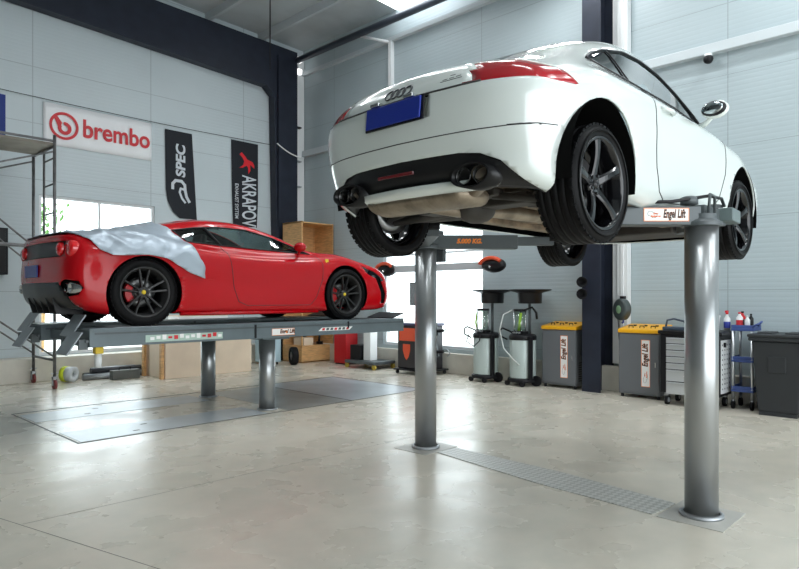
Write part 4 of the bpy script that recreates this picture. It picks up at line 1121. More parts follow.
# black feather flags
fb = mat('flag_black', (.008, .010, .016), .75)
fw = mat('flag_print', (.62, .66, .70), .6)
t = thing('banner', 'black feather flag with white sideways lettering hanging on the left wall', 'banner', (6.16, YW-.02, 3.95))
pts = [(-.33, .87), (.25, .87), (.36, -.9), (-.02, -.9), (-.16, -.78), (-.27, -.58), (-.31, -.35)]
MB().prism(pts, 0, .006, frame((0, 0, 0), (1, 0, 0), (0, 0, 1))).build('cloth', fb, t)
Mv = frame((.01, -.008, .27), (0, 0, 1), (-1, 0, 0))
textobj('lettering', 'SPEC', .27, fw, t, Mv, bold=.010, ext=.001, sx=1.12, shear=.1)
sw = MB(); Ms = frame((0, -.008, -.33), (1, 0, 0), (0, 0, 1))
def stroke(mb, path, w, Mx):
    for i, (p, q) in enumerate(zip(path, path[1:])):
        d = Vector((q[0]-p[0], q[1]-p[1])); d.normalize(); n = Vector((-d.y, d.x))*w/2; e = d*w*.25
        mb.prism([(p[0]-n.x-e.x, p[1]-n.y-e.y), (q[0]-n.x+e.x, q[1]-n.y+e.y), (q[0]+n.x+e.x, q[1]+n.y+e.y), (p[0]+n.x-e.x, p[1]+n.y-e.y)], i*.0001, .001+i*.0001, Mx)
stroke(sw, [(-.17, .02), (-.17, .12), (-.11, .19), (.02, .19), (.09, .12), (.10, .0), (.13, -.12), (.19, -.22)], .06, Ms)
stroke(sw, [(.10, .02), (.0, .04), (-.02, -.04), (.03, -.16), (.10, -.24)], .045, Ms)
sw.build('swoosh_letter', fw, t)
t = thing('banner', 'black flag with a red emblem above white sideways lettering, beside the corner column', 'banner', (7.68, YW-.02, 3.95))
MB().prism([(-.35, .93), (.33, .93), (.33, -.35), (.30, -.95), (-.30, -.95), (-.33, -.2)], 0, .006, frame((0, 0, 0), (1, 0, 0), (0, 0, 1))).build('cloth', fb, t)
Mv = frame((.07, -.008, -.28), (0, 0, -1), (1, 0, 0))
textobj('lettering', 'AKRAPOVIC', .50, fw, t, frame((.08, -.008, -.50), (0, 0, -1), (1, 0, 0)), bold=.008, ext=.001, sx=.50, shear=-.12)
textobj('small_lettering', 'EXHAUST SYSTEM', .12, fw, t, frame((-.22, -.008, -.40), (0, 0, -1), (1, 0, 0)), bold=.001, ext=.001, sx=.8)
em = MB(); Me = frame((.03, -.008, .47), (1, 0, 0), (0, 0, 1)); er = mat('flag_red', (.70, .01, .02), .6)
em.prism([(-.18, .17), (-.12, .22), (-.03, .14), (.02, .08), (.16, .04), (.20, -.03), (.20, -.10), (.13, -.05), (.09, -.03), (.10, -.16), (.05, -.24), (.04, -.10), (.0, -.06), (-.10, -.12), (-.18, -.13), (-.08, -.05), (-.06, .03), (-.10, .10)], 0, .001, Me)
em.build('emblem', er, t)
# blue flag and black box at the left edge
tag(MB().b2(2.3, 3.03, YW-.03, YW-.01, 4.07, 4.85).build('banner', mat('banner_blue', (.02, .04, .22), .7)), 'dark blue banner at the far left edge of the left wall', 'banner')
t = thing('wall_cabinet', 'black wall box at the left edge, behind the scaffold', 'box', (2.72, YW-.1, 2.2))
MB().box((0, 0, 0), (.62, .18, .78)).build('body', bp_, t, bevel=.01)
MB().box((0, -.095, 0), (.54, .01, .70)).build('door', m_('plastic_dark'), t, bevel=.003)
# wires
def wire(pts, r, m, nm, label, cat='cable'):
    return tag(MB().tube(pts, r, 6).build(nm, m), label, cat)
def sag(a, b, s, n=14): return [(a[0]+(b[0]-a[0])*i/n, a[1]+(b[1]-a[1])*i/n, a[2]+(b[2]-a[2])*i/n-s*4*(i/n)*(1-i/n)) for i in range(n+1)]
wire(sag((2.9, YW-.04, 4.93), (8.1, YW-.04, 4.93), .03)+[(8.2, YW-.30, 4.86)], .006, m_('black_plastic'), 'hanging_wire', 'thin dark wire strung along the left wall above the banners')
wire(sag((8.2, YW-.50, 4.86), (9.10, YW-.30, 4.70), .06), .014, m_('white_paint'), 'power_cable', 'white cable crossing the dark corner column')
wire([(7.05, 10.3, rz(7.05)-.01), (7.05, 10.3, 5.85)], .012, m_('black_plastic'), 'drop_cord', 'dark cord hanging straight down from the ceiling')
# conduits in the corner
for z in (5.45, 4.65, 4.05):
    tag(MB().box((9.05, YW-.11, z), (.16, .10, .03)).build('cable_clip', bp_ if z > 5 else gv), 'small %s bracket on the corner strip, %s' % ('black' if z > 5 else 'grey', {5.45: 'the top one', 4.65: 'the middle one', 4.05: 'the bottom one'}[z]), 'bracket')
t = thing('security_camera', 'small dark dome camera hung under the grey wall rail', 'camera', (9.17, 2.96, 4.77))
MB().cyl((0, 0, 0), (0, 0, -.05), .05, .05, n=20).build('mount', m_('white_paint'), t); MB().sph((0, 0, -.07), .065, 16).build('dome', bp_, t)
# fittings at the eave corner
t = thing('floodlight', 'small bright twin floodlight at the top of the far corner', 'lamp', (9.02, 12.0, 6.90))
for z in (.12, -.16): MB().box((-.0, 0, z), (.12, .10, .12)).build('lamp_head', mat('flood_glow', (.9, .9, .9), .4, emit=(1, 1, 1), estr=1.2), t, bevel=.01)
MB().box((0, .10, -.02), (.03, .12, .42)).build('bracket', gv, t)
# tree outside the window
t = thing('tree', 'young green tree outside the left window', 'tree', (4.1, 14.0, -.3))
MB().tube([(0, 0, 0), (.05, 0, 1.4), (0, .1, 2.8)], [.05, .04, .02], 8).build('trunk', m_('wood'), t)
lf = MB(); rg_ = random.Random(3)
for i in range(420):
    a = rg_.uniform(0, 2*PI); r = rg_.uniform(0, .55)**.8; z = 2.9+rg_.uniform(-.75, .75)
    c = Vector((r*math.cos(a)*.8, r*math.sin(a)*.8, z)); e = Euler((rg_.uniform(0, 6), rg_.uniform(0, 6), rg_.uniform(0, 6))).to_matrix()
    q = [c+e @ Vector(v) for v in ((-.06, 0, 0), (0, -.03, 0), (.07, 0, .01), (0, .03, 0))]
    lf._f([lf.bm.verts.new(v) for v in q])
lf.build('foliage', mat('leaf', (.16, .34, .07), .5), t, recalc=False)

# ================================================================ SCAFFOLD
sg = mat('scaffold_steel', (.20, .20, .20), .45, .6, noise=.3, nscale=10)
t = thing('scaffold_tower', 'wheeled grey steel scaffold tower at the left edge behind the red car', 'scaffold', (0, 0, 0))
SX, SY0, SY1 = 3.32, 10.66, 11.70
def pole(a, b, r=.022, nm='tube'): MB().cyl(a, b, r, n=12).build(nm, sg, t)
for xx in (SX, 1.45):
    for yy in (SY0, SY1): pole((xx, yy, .20), (xx, yy, 3.95), .024, 'upright')
    pole((xx, SY0+.50, 1.9), (xx, SY0+.50, 3.8), .018, 'ladder_upright')
    for z in (2.35, 2.75, 3.2, 3.6): pole((xx, SY0, z), (xx, SY0+.50, z), .014, 'rung')
    for z in (.45, 1.95, 3.78): pole((xx, SY0, z), (xx, SY1, z), .02, 'cross_tube')
for yy in (SY0, SY1):
    pole((1.45, yy, 3.55), (SX, yy, 1.95), .014, 'brace'); pole((1.45, yy, 1.95), (SX, yy, .50), .014, 'brace')
    pole((1.45, yy, 3.0), (SX, yy, 3.70), .014, 'brace')
pole((1.45, SY0, 2.25), (SX, SY0, 2.2), .028, 'guard_tube')
MB().b2(1.3, SX+.02, SY0+.05, SY1-.05, 3.80, 3.84).build('platform', mat('platform_board', (.30, .27, .22), .6, noise=.2), t)
pole((1.3, SY0, 3.86), (SX, SY0, 3.86), .02, 'cross_tube')
for xx in (SX, 1.45):
    for yy in (SY0, SY1):
        c = MB().cyl((xx-.022, yy+.0, .075), (xx+.022, yy+.0, .075), .072, n=20).build('castor', mat('castor_red', (.20, .03, .03), .5), t)
        MB().b2(xx-.034, xx-.026, yy-.03, yy+.03, .06, .20).b2(xx+.026, xx+.034, yy-.03, yy+.03, .06, .20).b2(xx-.034, xx+.034, yy-.03, yy+.03, .16, .20).build('castor_fork', gv, c)
        MB().box((xx, yy, .245), (.10, .02, .02)).build('castor_brake', gv, c)
# tool bundle, reel and crate under the red car
t = thing('hose_reel', 'yellow and white cable reel lying by the kerb under the runway', 'reel', (3.78, 11.42, .135))
MB().lathe([(.125, -.10), (.125, .02), (.05, .02), (.05, -.10)], 30, frame((0, 0, 0), (0, 0, 1), (.8, .6, 0)), closed=True).build('drum', mat('reel_white', (.62, .66, .68), .5), t)
MB().lathe([(.13, .02), (.13, .10), (.05, .10), (.05, .02)], 30, frame((0, 0, 0), (0, 0, 1), (.8, .6, 0)), closed=True).build('tape', mat('reel_yellow', (.62, .72, .02), .5), t)
t = thing('pipe_bundle', 'bundle of dark grey pipes lying on the floor against the left kerb', 'pipes', (4.6, 11.52, 0))
for i, (yy, z, r) in enumerate(((-.10, .055, .05), (.02, .06, .055), (.13, .06, .05), (-.04, .15, .045), (.08, .155, .04))):
    MB().cyl((-.60+.05*i, yy, z), (.62-.06*i, yy+.03, z), r, n=16).build('pipe', mat('pipe_grey', (.045, .05, .06), .4) if i % 2 else gv, t)
t = thing('battery_box', 'small grey ribbed box in front of the pipe bundle', 'box', (4.62, 11.18, 0))
MB().b2(-.24, .24, -.07, .07, 0, .16).build('body', mat('box_grey', (.12, .13, .12), .6), t, bevel=.01)
MB().tube([(-.1, 0, .16), (-.1, 0, .20), (.1, 0, .20), (.1, 0, .16)], .01, 8).build('handle', bp_, t)
cd = mat('cardboard', (.76, .62, .47), .7, noise=.06, nscale=3)
t = thing('crate', 'large beige cardboard crate standing under the red car', 'box', (5.93, 10.98, 0))
MB().b2(-.86, .88, -.40, .38, 0, .98).build('carton', cd, t, bevel=.006)
MB().b2(-.93, -.88, -.40, -.32, 0, 1.0).build('corner_post', m_('wood'), t); MB().b2(-.93, -.88, .30, .38, 0, 1.0).build('corner_post', m_('wood'), t)
MB().b2(-.88, .88, -.03, .03, .981, .984).build('tape', mat('tape_tan', (.40, .28, .15), .4), t)
t = thing('parts_box', 'white box lying on top of the large beige crate', 'box', (5.9, 10.95, .985)); MB().b2(-.5, .5, -.2, .2, 0, .10).build('body', m_('white_paint'), t, bevel=.004)
MB().b2(-.5, .5, -.2, .2, .1, .115).build('lid', cd, t)
t = thing('tool_cabinet', 'small pale blue cabinet between the crate and the wooden shelves', 'cabinet', (7.78, 11.35, 0))
MB().b2(-.22, .14, -.18, .25, .06, .85).build('body', mat('pale_blue', (.42, .56, .62), .4), t, bevel=.006)
MB().b2(-.20, .12, -.19, -.181, .08, .83).build('door', mat('pale_blue', (.42, .56, .62), .4), t)
for xx in (-.18, .10): MB().cyl((xx, -.1, 0), (xx, -.1, .06), .02, n=10).build('foot', bp_, t)
t = thing('tyre', 'small black wheel standing on the floor left of the wooden shelves', 'wheel', (8.07, 10.92, .19))
Mw = frame((0, 0, 0), (0, 0, 1), (.4, 1, 0))
MB().lathe([(.10, -.06), (.17, -.07), (.19, -.05), (.19, .05), (.17, .07), (.10, .06)], 30, Mw, closed=True).build('tyre_rubber', m_('black_rubber'), t)
MB().lathe([(0, .02), (.03, .03), (.10, .05), (.10, -.05), (0, -.03)], 20, Mw).build('hub', m_('alu'), t)
# wooden corner shelves
wd_ = m_('wood')
t = thing('wooden_shelf', 'tall open light-wood shelf unit in the far corner', 'shelf', (8.38, 11.05, 0))
W_, D_, HT = .90, .70, 3.10
for z in (0.02, .36, 1.0, 1.65, 2.30, HT-.02): MB().b2(0, W_, 0, D_, z-.012, z+.012).build('shelf_board', wd_, t)
for (xx, yy) in ((0, 0), (W_-.03, 0), (0, D_-.03), (W_-.03, D_-.03)): MB().b2(xx, xx+.03, yy, yy+.03, 0, HT).build('upright', wd_, t)
MB().b2(.0, W_, D_-.012, D_, 0, HT).build('back_panel', wd_, t)
MB().b2(W_-.012, W_, 0, D_, 0, HT).build('end_panel', wd_, t)
MB().b2(0, .012, 0.03, D_-.03, 2.30, HT).build('side_panel', wd_, t)
MB().b2(.03, W_-.03, 0, .015, 0, .35).build('plinth_panel', wd_, t); MB().b2(0, .015, .03, D_-.03, 0, .35).build('plinth_panel', wd_, t)
def simple(nm, label, cat, loc, group=None): return thing(nm, label, cat, loc, 0, group)
t = simple('carton', 'low brown carton on the lowest board of the wooden shelves', 'box', (8.60, 11.35, .373)); MB().b2(-.1, .16, -.22, .15, 0, .16).build('body', cd, t, bevel=.004); MB().b2(-.08, .14, -.2, .13, .16, .17).build('lid', cd, t)
t = simple('tool_bag', 'black tool bag heaped on the carton of the wooden shelves', 'bag', (8.62, 11.33, .545)); MB().sph((0, 0, .11), .16, 16, (.9, 1.3, .65)).build('bag', bp_, t); MB().tube([(-.1, 0, .18), (-.05, 0, .26), (.05, 0, .26), (.1, 0, .18)], .012, 8).build('handle', bp_, t)
t = simple('power_drill', 'dark power tool standing on the right of the lowest shelf', 'tool', (9.0, 11.22, .373))
MB().b2(-.05, .07, -.05, .05, 0, .07).build('battery', bp_, t, bevel=.008); MB().cyl((0, 0, .07), (.01, 0, .22), .025, n=12).build('handle', bp_, t); MB().cyl((-.08, 0, .27), (.13, 0, .27), .045, .03, n=16).build('motor_body', mat('maroon', (.12, .02, .03), .4), t)
t = simple('air_gun', 'small dark grinder lying inside the top shelf bay', 'tool', (8.95, 11.3, 2.312)); MB().cyl((-.12, 0, .05), (.14, 0, .06), .045, n=14).build('body', bp_, t); MB().cyl((.13, 0, 0), (.13, 0, .12), .06, n=16).build('disc', gv, t)
t = simple('waste_bin', 'bright red steel bin on the floor between the wooden shelves and the white trolley', 'bin', (8.98, 10.28, 0))
MB().b2(-.17, .17, -.19, .19, .03, .66).build('body', m_('red_paint'), t, bevel=.006); MB().b2(-.175, .175, -.195, .195, .66, .69).build('lid', m_('red_paint'), t, bevel=.004)
for xx in (-.13, .13): MB().b2(xx-.02, xx+.02, -.17, .17, 0, .03).build('foot', bp_, t)
# white equipment trolley
t = thing('service_trolley', 'low trolley with white column on a dark base and yellow castors', 'trolley', (8.78, 9.42, 0))
MB().b2(-.26, .34, -.50, .38, .10, .16).build('base', m_('arm_grey'), t, bevel=.01)
MB().b2(-.10, .10, -.22, -.02, .16, .92).build('column', m_('white_paint'), t, bevel=.01)
MB().b2(-.14, .20, .02, .34, .16, .46).build('motor_box', bp_, t, bevel=.01)
MB().b2(-.18, .22, -.30, .10, .92, .97).build('top_tray', m_('alu'), t, bevel=.01)
for xx, yy in ((-.22, -.46), (-.22, .34), (.30, -.46), (.30, .34)):
    c = MB().cyl((xx-.02, yy, .05), (xx+.02, yy, .05), .05, n=18).build('castor', mat('castor_yellow', (.45, .33, .04), .5), t); MB().cyl((xx, yy, .08), (xx, yy, .10), .02, n=10).build('castor_stem', gv, c)
# wheel aligner console
t = thing('wheel_aligner', 'black and red wheel alignment console with monitor and long camera bar', 'machine', (8.85, 7.95, 0))
MB().b2(-.30, .18, -.36, .36, .10, .90).build('cabinet', mat('console_black', (.02, .02, .025), .4), t, bevel=.02)
MB().b2(-.33, .20, -.38, .38, .90, .955).build('top', mat('console_blue', (.05, .05, .12), .35), t, bevel=.015)
MB().b2(-.315, -.301, -.30, .30, .62, .86).build('drawer_front', mat('console_red', (.75, .09, .03), .35), t, bevel=.004)
sh = [(-.09, .12), (.09, .12), (.09, .0), (.05, -.12), (0, -.18), (-.05, -.12), (-.09, .0)]
MB().prism(sh, 0, .006, frame((-.302, .12, .44), (0, -1, 0), (0, 0, 1))).build('shield_badge', mat('console_red', (.75, .09, .03), .35), t)
MB().b2(-.36, .28, -.42, .42, .07, .10).build('base', bp_, t, bevel=.01)
for xx, yy in ((-.3, -.36), (-.3, .36), (.22, -.36), (.22, .36)): MB().cyl((xx, yy-.015, .035), (xx, yy+.015, .035), .035, n=16).build('castor', bp_, t)
MB().b2(.06, .16, -.05, .05, .95, 2.15).build('mast', m_('alu'), t, bevel=.004)
MB().b2(-.02, .02, -.31, .31, 1.28, 1.72).build('monitor', bp_, t, bevel=.008)
MB().b2(-.026, -.0205, -.29, .29, 1.30, 1.70).build('screen', mat('screen_off', (.01, .01, .012), .15), t)
MB().b2(.02, .06, -.05, .05, 1.40, 1.60).build('monitor_bracket', bp_, t)
MB().b2(.0, .08, -1.45, .90, 1.92, 2.05).build('camera_bar', mat('bar_grey', (.48, .50, .52), .4), t, bevel=.006)
MB().b2(-.01, .14, -.10, .10, 1.88, 2.08).build('bar_clamp', m_('arm_grey'), t, bevel=.006)
for yy in (-1.62, .96):
    hd = MB().sph((.03, yy, 1.98), .23, 24, (.55, 1.05, .56)); hd.build('camera_head', bp_, t)
    c = MB(); P = []
    for i in range(13):
        a = .25+(PI*.62)*i/12; row = []
        for j in range(9):
            b_ = -PI/2+PI*j/8
            row.append((.03-.114*math.cos(b_)*abs(math.sin(a)), yy+.212*math.cos(a), 2.03+.105*math.sin(a)*(1 if j < 20 else 1)+.0*j))
        P.append(row)
    k0 = MB(); cap = arc((yy, 2.03), 1, 0.15, PI*.85, 16)
    pts3 = [(-.070, yy+.225*math.cos(a_), 1.985+.118*math.sin(a_)) for a_ in [.1+(PI*.8)*i/16 for i in range(17)]]
    MB().tube(pts3, .034, 8).build('head_trim', mat('console_red', (.75, .09, .03), .35), t)
    MB().sph((-.09, yy, 1.95), .022, 12).build('lens', m_('chrome'), t)
for z in (.42, .80):
    MB().tube([(-.1, -.38, z), (-.1, -.50, z+.02), (-.1, -.60, z+.03)], .03, 10).build('clamp_arm', bp_, t)
    MB().tube([(-.1, -.60, z+.03), (-.1, -.70, z+.07), (-.1, -.76, z+.0), (-.1, -.70, z-.05)], .010, 8).build('clamp_hook', gv, t)
    MB().prism([(-.36, z-.08), (-.50, z-.06), (-.44, z+.16), (-.36, z+.20)], -.02, .02, frame((-.1, 0, 0), (0, 1, 0), (0, 0, 1))).build('clamp_plate', m_('arm_grey'), t)

# ================================================================ OIL DRAINERS
tk = mat('tank_grey', (.48, .56, .54), .35, .1)
def drainer(loc, label, hose):
    t = thing('oil_drainer', label, 'oil drainer', loc, 0, 'oil drainers in front of the right wall'); t.scale = (1.06, 1.06, 1.0)
    MB().lathe([(0, .10), (.19, .10), (.20, .13), (.20, .74), (.18, .78), (0, .79)], 40).build('tank', tk, t)
    MB().lathe([(.203, .74), (.21, .745), (.21, .80), (.19, .83), (0, .83)], 36).build('collar', bp_, t)
    MB().lathe([(.19, .06), (.23, .06), (.23, .11), (.20, .13)], 36, closed=True).build('base_ring', bp_, t)
    MB().b2(-.15, -.08, -.235, -.19, .12, .80).build('level_tube', bp_, t, bevel=.006)
    MB().cyl((-.03, .03, .83), (-.03, .03, 1.20), .085, n=28).build('sight_glass', glass_mat('clear_tube', (.85, .92, .86), .12), t)
    MB().cyl((-.03, .03, 1.20), (-.03, .03, 1.24), .10, n=28).build('glass_cap', bp_, t)
    for a_ in (0.5, 2.6, 4.7): MB().cyl((-.03+.1*math.cos(a_), .03+.1*math.sin(a_), .83), (-.03+.1*math.cos(a_), .03+.1*math.sin(a_), 1.22), .007, n=8).build('tie_rod', m_('chrome'), t)
    MB().cyl((.04, -.10, .80), (.04, -.10, 1.36), .022, n=14).build('funnel_post', m_('arm_grey'), t)
    MB().lathe([(0, 1.33), (.17, 1.33), (.18, 1.34), (.185, 1.50), (.23, 1.515), (.325, 1.545), (.33, 1.56), (.318, 1.56), (.23, 1.535), (.17, 1.52), (.165, 1.36), (0, 1.36)], 44, Matrix.Translation((.04, -.10, 0))).build('funnel', bp_, t)
    MB().tube([(-.15, .18, .74), (-.22, .26, .80), (-.22, .26, .90), (-.05, .34, .92), (.10, .30, .86), (.15, .2, .78)], .014, 8).build('handle', bp_, t)
    MB().box((-.08, .0, .86), (.14, .22, .05)).build('valve_block', bp_, t, bevel=.01)
    for yy in (-.05, .0, .05): MB().cyl((-.16, yy, .86), (-.19, yy, .86), .016, n=10).build('valve_knob', gv, t)
    hy = mat('hose_green', (.30, .55, .05), .4)
    if hose:
        MB().tube([(-.12, .12, 1.22), (-.20, .22, 1.15), (-.24, .26, .9), (-.25, .18, .6), (-.24, .0, .42), (-.22, -.08, .35)], .010, 8).build('clear_hose', mat('hose_clear', (.6, .63, .6), .3), t)
        MB().tube([(-.08, -.02, 1.18), (-.09, .0, 1.0), (-.07, .03, .86)], .022, 8).build('green_hose', hy, t)
        MB().tube([(-.05, -.05, 1.22), (-.05, -.2, 1.27), (-.03, -.26, 1.18), (-.03, -.27, 1.08)], .018, 8).build('hook_hose', bp_, t)
    else:
        MB().tube([(-.10, .10, 1.18), (-.11, .12, 1.0), (-.09, .10, .86)], .014, 8).build('green_hose', hy, t)
        MB().tube([(-.20, .18, .82), (-.25, .20, .68), (-.25, .05, .60), (-.24, -.05, .70), (-.2, -.05, .84)], .010, 8).build('coiled_hose', bp_, t)
    for a_, s_ in ((2.4, .04), (-2.6, .04), (3.14+1.57, .085), (.9, .04)):
        cx_, cy_ = .24*math.cos(a_), .24*math.sin(a_)
        c = MB().cyl((cx_-.018, cy_, s_), (cx_+.018, cy_, s_), s_, n=20).build('wheel', bp_, t); MB().cyl((cx_, cy_, s_), (cx_*.85, cy_*.85, .09), .012, n=8).build('wheel_fork', gv, c)
    return t
drainer((8.80, 6.44, 0), 'oil drainer with black funnel, the left of the two, beside the window', False)
drainer((8.80, 5.70, 0), 'oil drainer with black funnel and a hanging clear hose, next to the grey cabinet', True)
# ================================================================ GREY CABINETS WITH YELLOW TOPS
gc = mat('cabinet_grey', (.13, .14, .15), .45); yt = mat('yellow_top', (.85, .42, .01), .35)
def cabinet(loc, label):
    t = thing('service_unit', label, 'cabinet', loc)
    MB().b2(0, .42, -.60, 0, .05, .92).build('body', gc, t, bevel=.008)
    MB().b2(-.014, -.001, -.585, -.015, .08, .90).build('door', gc, t, bevel=.004)
    MB().prism([(-.02, .92), (.42, .92), (.42, 1.04), (-.02, .975)], -.61, .01, frame((0, 0, 0), (1, 0, 0), (0, 0, 1)) @ Matrix.Diagonal((1, 1, -1, 1))).build('top', yt, t, bevel=.012)
    for i, yy in enumerate((-.46, -.30, -.14)):
        MB().tube([(.10, yy-.03, .985), (.10, yy-.03, 1.02), (.10, yy+.03, 1.02), (.10, yy+.03, .985)], .008, 6).build('handle', bp_, t)
        MB().cyl((.24, yy, 1.0), (.24, yy, 1.03), .022, n=14).build('knob', bp_, t)
    MB().b2(-.022, -.0145, -.545, -.53, .45, .52).build('latch', m_('chrome'), t)
    for xx in (.04, .38):
        for yy in (-.56, -.04): MB().cyl((xx, yy, 0), (xx, yy, .05), .022, n=12).build('foot', bp_, t)
    for i in range(9): MB().b2(.08, .36, -.603, -.6005, .12+i*.035, .135+i*.035).build('vent_slot', bp_, t)
    MB().cyl((.2, -.60, .55), (.2, -.64, .55), .05, n=16).build('hose_port', bp_, t)
    sticker(t, (-.0145, -.40, .50), (0, 0, 1), (0, 1, 0), .66, .125)
    return t
cabinet((8.90, 5.40, 0), 'grey cabinet with a yellow top and white sticker, left of the dark column')
cabinet((8.78, 4.06, 0), 'grey cabinet with a yellow top and white sticker, right of the dark column')
# rubber nozzles on the column, hose reel
for z, d_ in ((1.66, 'upper'), (1.48, 'lower')):
    t = thing('exhaust_nozzle', '%s black rubber exhaust nozzle fixed to the dark column' % d_, 'nozzle', (8.74, 4.64, z)); t.scale = (.9, .9, .9)
    MB().lathe([(.05, .10), (.055, 0), (.085, -.10), (.09, -.11), (.08, -.11), (.045, -.02), (0, -.01)], 24, frame((0, 0, 0), (0, 0, 1), (.62, -.78, 0))).build('cone', m_('black_rubber'), t)
    MB().b2(.0, .125, -.03, .03, -.03, .03).build('bracket', bp_, t)
t = thing('hose_reel', 'round dark grey hose reel with green hub on the wall right of the column', 'reel', (9.02, 4.12, 1.25))
Mr = frame((0, 0, 0), (0, 0, 1), (.5, .86, 0))
MB().lathe([(0, -.06), (.14, -.06), (.16, -.04), (.16, .04), (.14, .06), (0, .06)], 34, Mr).build('drum', mat('reel_grey', (.05, .065, .065), .4), t, bevel=.004)
MB().lathe([(0, .066), (.05, .066), (.06, .06), (.06, -.062), (.05, -.067), (0, -.067)], 26, Mr).build('hub', mat('hub_green', (.22, .38, .22), .5), t)
MB().b2(.05, .14, .0, .06, -.02, .20).build('bracket', bp_, t, bevel=.004)
MB().tube([(-.0, -.02, -.15), (-.0, -.02, -.19), (.0, -.0, -.20)], .014, 8).build('hose', m_('blue'), t)
wire([(9.135, 4.24, 1.2), (9.135, 4.22, .8), (9.13, 4.15, .48), (9.12, 4.12, .4)], .006, bp_, 'hanging_wire', 'thin black wire hanging down the wall below the hose reel')

# ================================================================ TOOL TROLLEY, CART, BIN
t = thing('tool_trolley', 'black tool trolley with silver drawers, partly behind the near lift post', 'trolley', (8.50, 2.98, 0))
MB().b2(-.004, .50, -.37, .37, .16, .94).build('body', bp_, t, bevel=.008)
MB().b2(-.02, .54, -.40, .40, .94, .99).build('worktop', bp_, t, bevel=.012)
df = mat('drawer_silver', (.55, .57, .58), .3, .4)
z = .90
for i, h in enumerate((.085, .085, .085, .085, .085, .16, .17)):
    d_ = MB().b2(-.012, -.0045, -.29, .29, z-h+.006, z-.004).build('drawer', df, t, bevel=.003)
    MB().b2(-.038, -.0125, -.28, .28, z-.024, z-.008).build('drawer_handle', m_('alu'), d_, bevel=.004)
    z -= h
    if i == 5: textobj('lettering', 'TA', .07, m_('sticker_white'), d_, frame((-.0128, .02, z+.06), (0, -1, 0), (0, 0, 1)), bold=.002, ext=.0005)
pg = MB().b2(.05, .44, -.374, -.3605, .20, .88).build('side_panel', m_('white_paint'), t, bevel=.003)
for i in range(10):
    for j in range(4): MB().b2(.09+.09*j, .115+.09*j, -.3755, -.3742, .25+i*.062, .27+i*.062).build('peg_hole', m_('arm_grey'), pg)
MB().b2(.14, .17, -.40, -.375, .79, .85).build('lock', bp_, t)
for xx in (.06, .44):
    for yy in (-.30, .30):
        c = MB().cyl((xx, yy-.02, .062), (xx, yy+.02, .062), .062, n=20).build('castor', m_('black_rubber'), t)
        MB().cyl((xx, yy-.023, .062), (xx, yy+.023, .062), .035, n=16).build('castor_hub', gv, c); MB().b2(xx-.03, xx+.03, yy-.03, yy+.03, .12, .16).build('castor_plate', gv, c)
t = thing('tool_caddy', 'dark blue grey tool tray with a carrying handle on the black trolley top', 'tray', (8.66, 3.20, .99))
MB().b2(-.10, .12, -.15, .15, 0, .045).build('tray', mat('caddy_blue', (.05, .07, .10), .4), t, bevel=.01)
MB().tube([(0, .14, .03), (0, .12, .13), (0, .03, .15), (0, -.10, .12), (0, -.15, .03)], .014, 8).build('handle', mat('caddy_blue', (.05, .07, .10), .4), t)
def bottle(loc, h, r, body, capm, label, trig=False):
    t = thing('spray_bottle' if trig else 'bottle', label, 'bottle', loc)
    MB().lathe([(0, 0), (r, 0), (r, h*.65), (r*.4, h*.82), (r*.38, h*.9), (0, h*.9)], 20).build('bottle_body', body, t)
    MB().cyl((0, 0, h*.9), (0, 0, h), r*.45, n=14).build('cap', capm, t)
    MB().lathe([(r*1.01, h*.15), (r*1.01, h*.5)], 20).build('bottle_label', capm if not trig else m_('blue'), t)
    if trig: MB().box((-.015, 0, h+.012), (.075, .026, .028)).build('trigger', capm, t, bevel=.004)
wb = m_('white_paint')
t = thing('plastic_tub', 'white plastic tub on the trolley just right of the near lift post', 'tub', (8.85, 2.80, .99)); MB().lathe([(0, 0), (.075, 0), (.085, .17), (.09, .18), (0, .18)], 26).build('tub', wb, t); MB().lathe([(0, .181), (.092, .181), (.092, .20), (0, .20)], 26).build('lid', wb, t)
# blue service cart behind it
t = thing('service_cart', 'blue shelf cart with grey legs between the trolley and the black bin', 'cart', (9.02, 2.43, 0))
for z in (.22, .60, 1.0):
    s_ = MB().b2(-.24, .12, -.13, .13, z, z+.035); s_.b2(-.24, .12, -.13, -.115, z+.035, z+.075); s_.b2(-.24, .12, .115, .13, z+.035, z+.075); s_.b2(-.24, -.225, -.115, .115, z+.035, z+.075)
    s_.build('shelf', mat('cart_blue', (.05, .09, .28), .45), t, bevel=.006)
for xx in (-.22, .10):
    for yy in (-.11, .11):
        MB().cyl((xx, yy, .13), (xx, yy, 1.0), .02, n=14).build('leg', m_('alu'), t)
        c = MB().cyl((xx, yy-.015, .055), (xx, yy+.015, .055), .055, n=18).build('castor', m_('black_rubber'), t); MB().cyl((xx, yy, .08), (xx, yy, .13), .018, n=10).build('castor_stem', gv, c)
MB().tube([(-.24, -.12, 1.06), (-.26, -.2, 1.10), (-.14, -.2, 1.12), (.0, -.12, 1.06)], .014, 8).build('push_handle', mat('cart_blue', (.05, .09, .28), .45), t)
bottle((8.93, 2.65, .99), .24, .040, wb, m_('red_ink'), 'white and blue spray bottle with red trigger on the black tool trolley', True)
bottle((8.93, 2.50, 1.036), .20, .04, wb, m_('red_ink'), 'white bottle with a red cap at the right on the blue cart')
bottle((9.05, 2.50, 1.036), .21, .04, m_('red_paint'), bp_, 'dark red bottle at the back of the blue cart')
bottle((9.06, 2.40, 1.036), .18, .030, m_('plastic_dark'), bp_, 'small black bottle at the back right of the blue cart')
bottle((8.90, 2.40, 1.036), .16, .032, wb, wb, 'small plain white bottle in front on the blue cart')
t = thing('wheelie_bin', 'large black two-wheeled rubbish bin at the right edge', 'bin', (8.80, 1.98, 0))
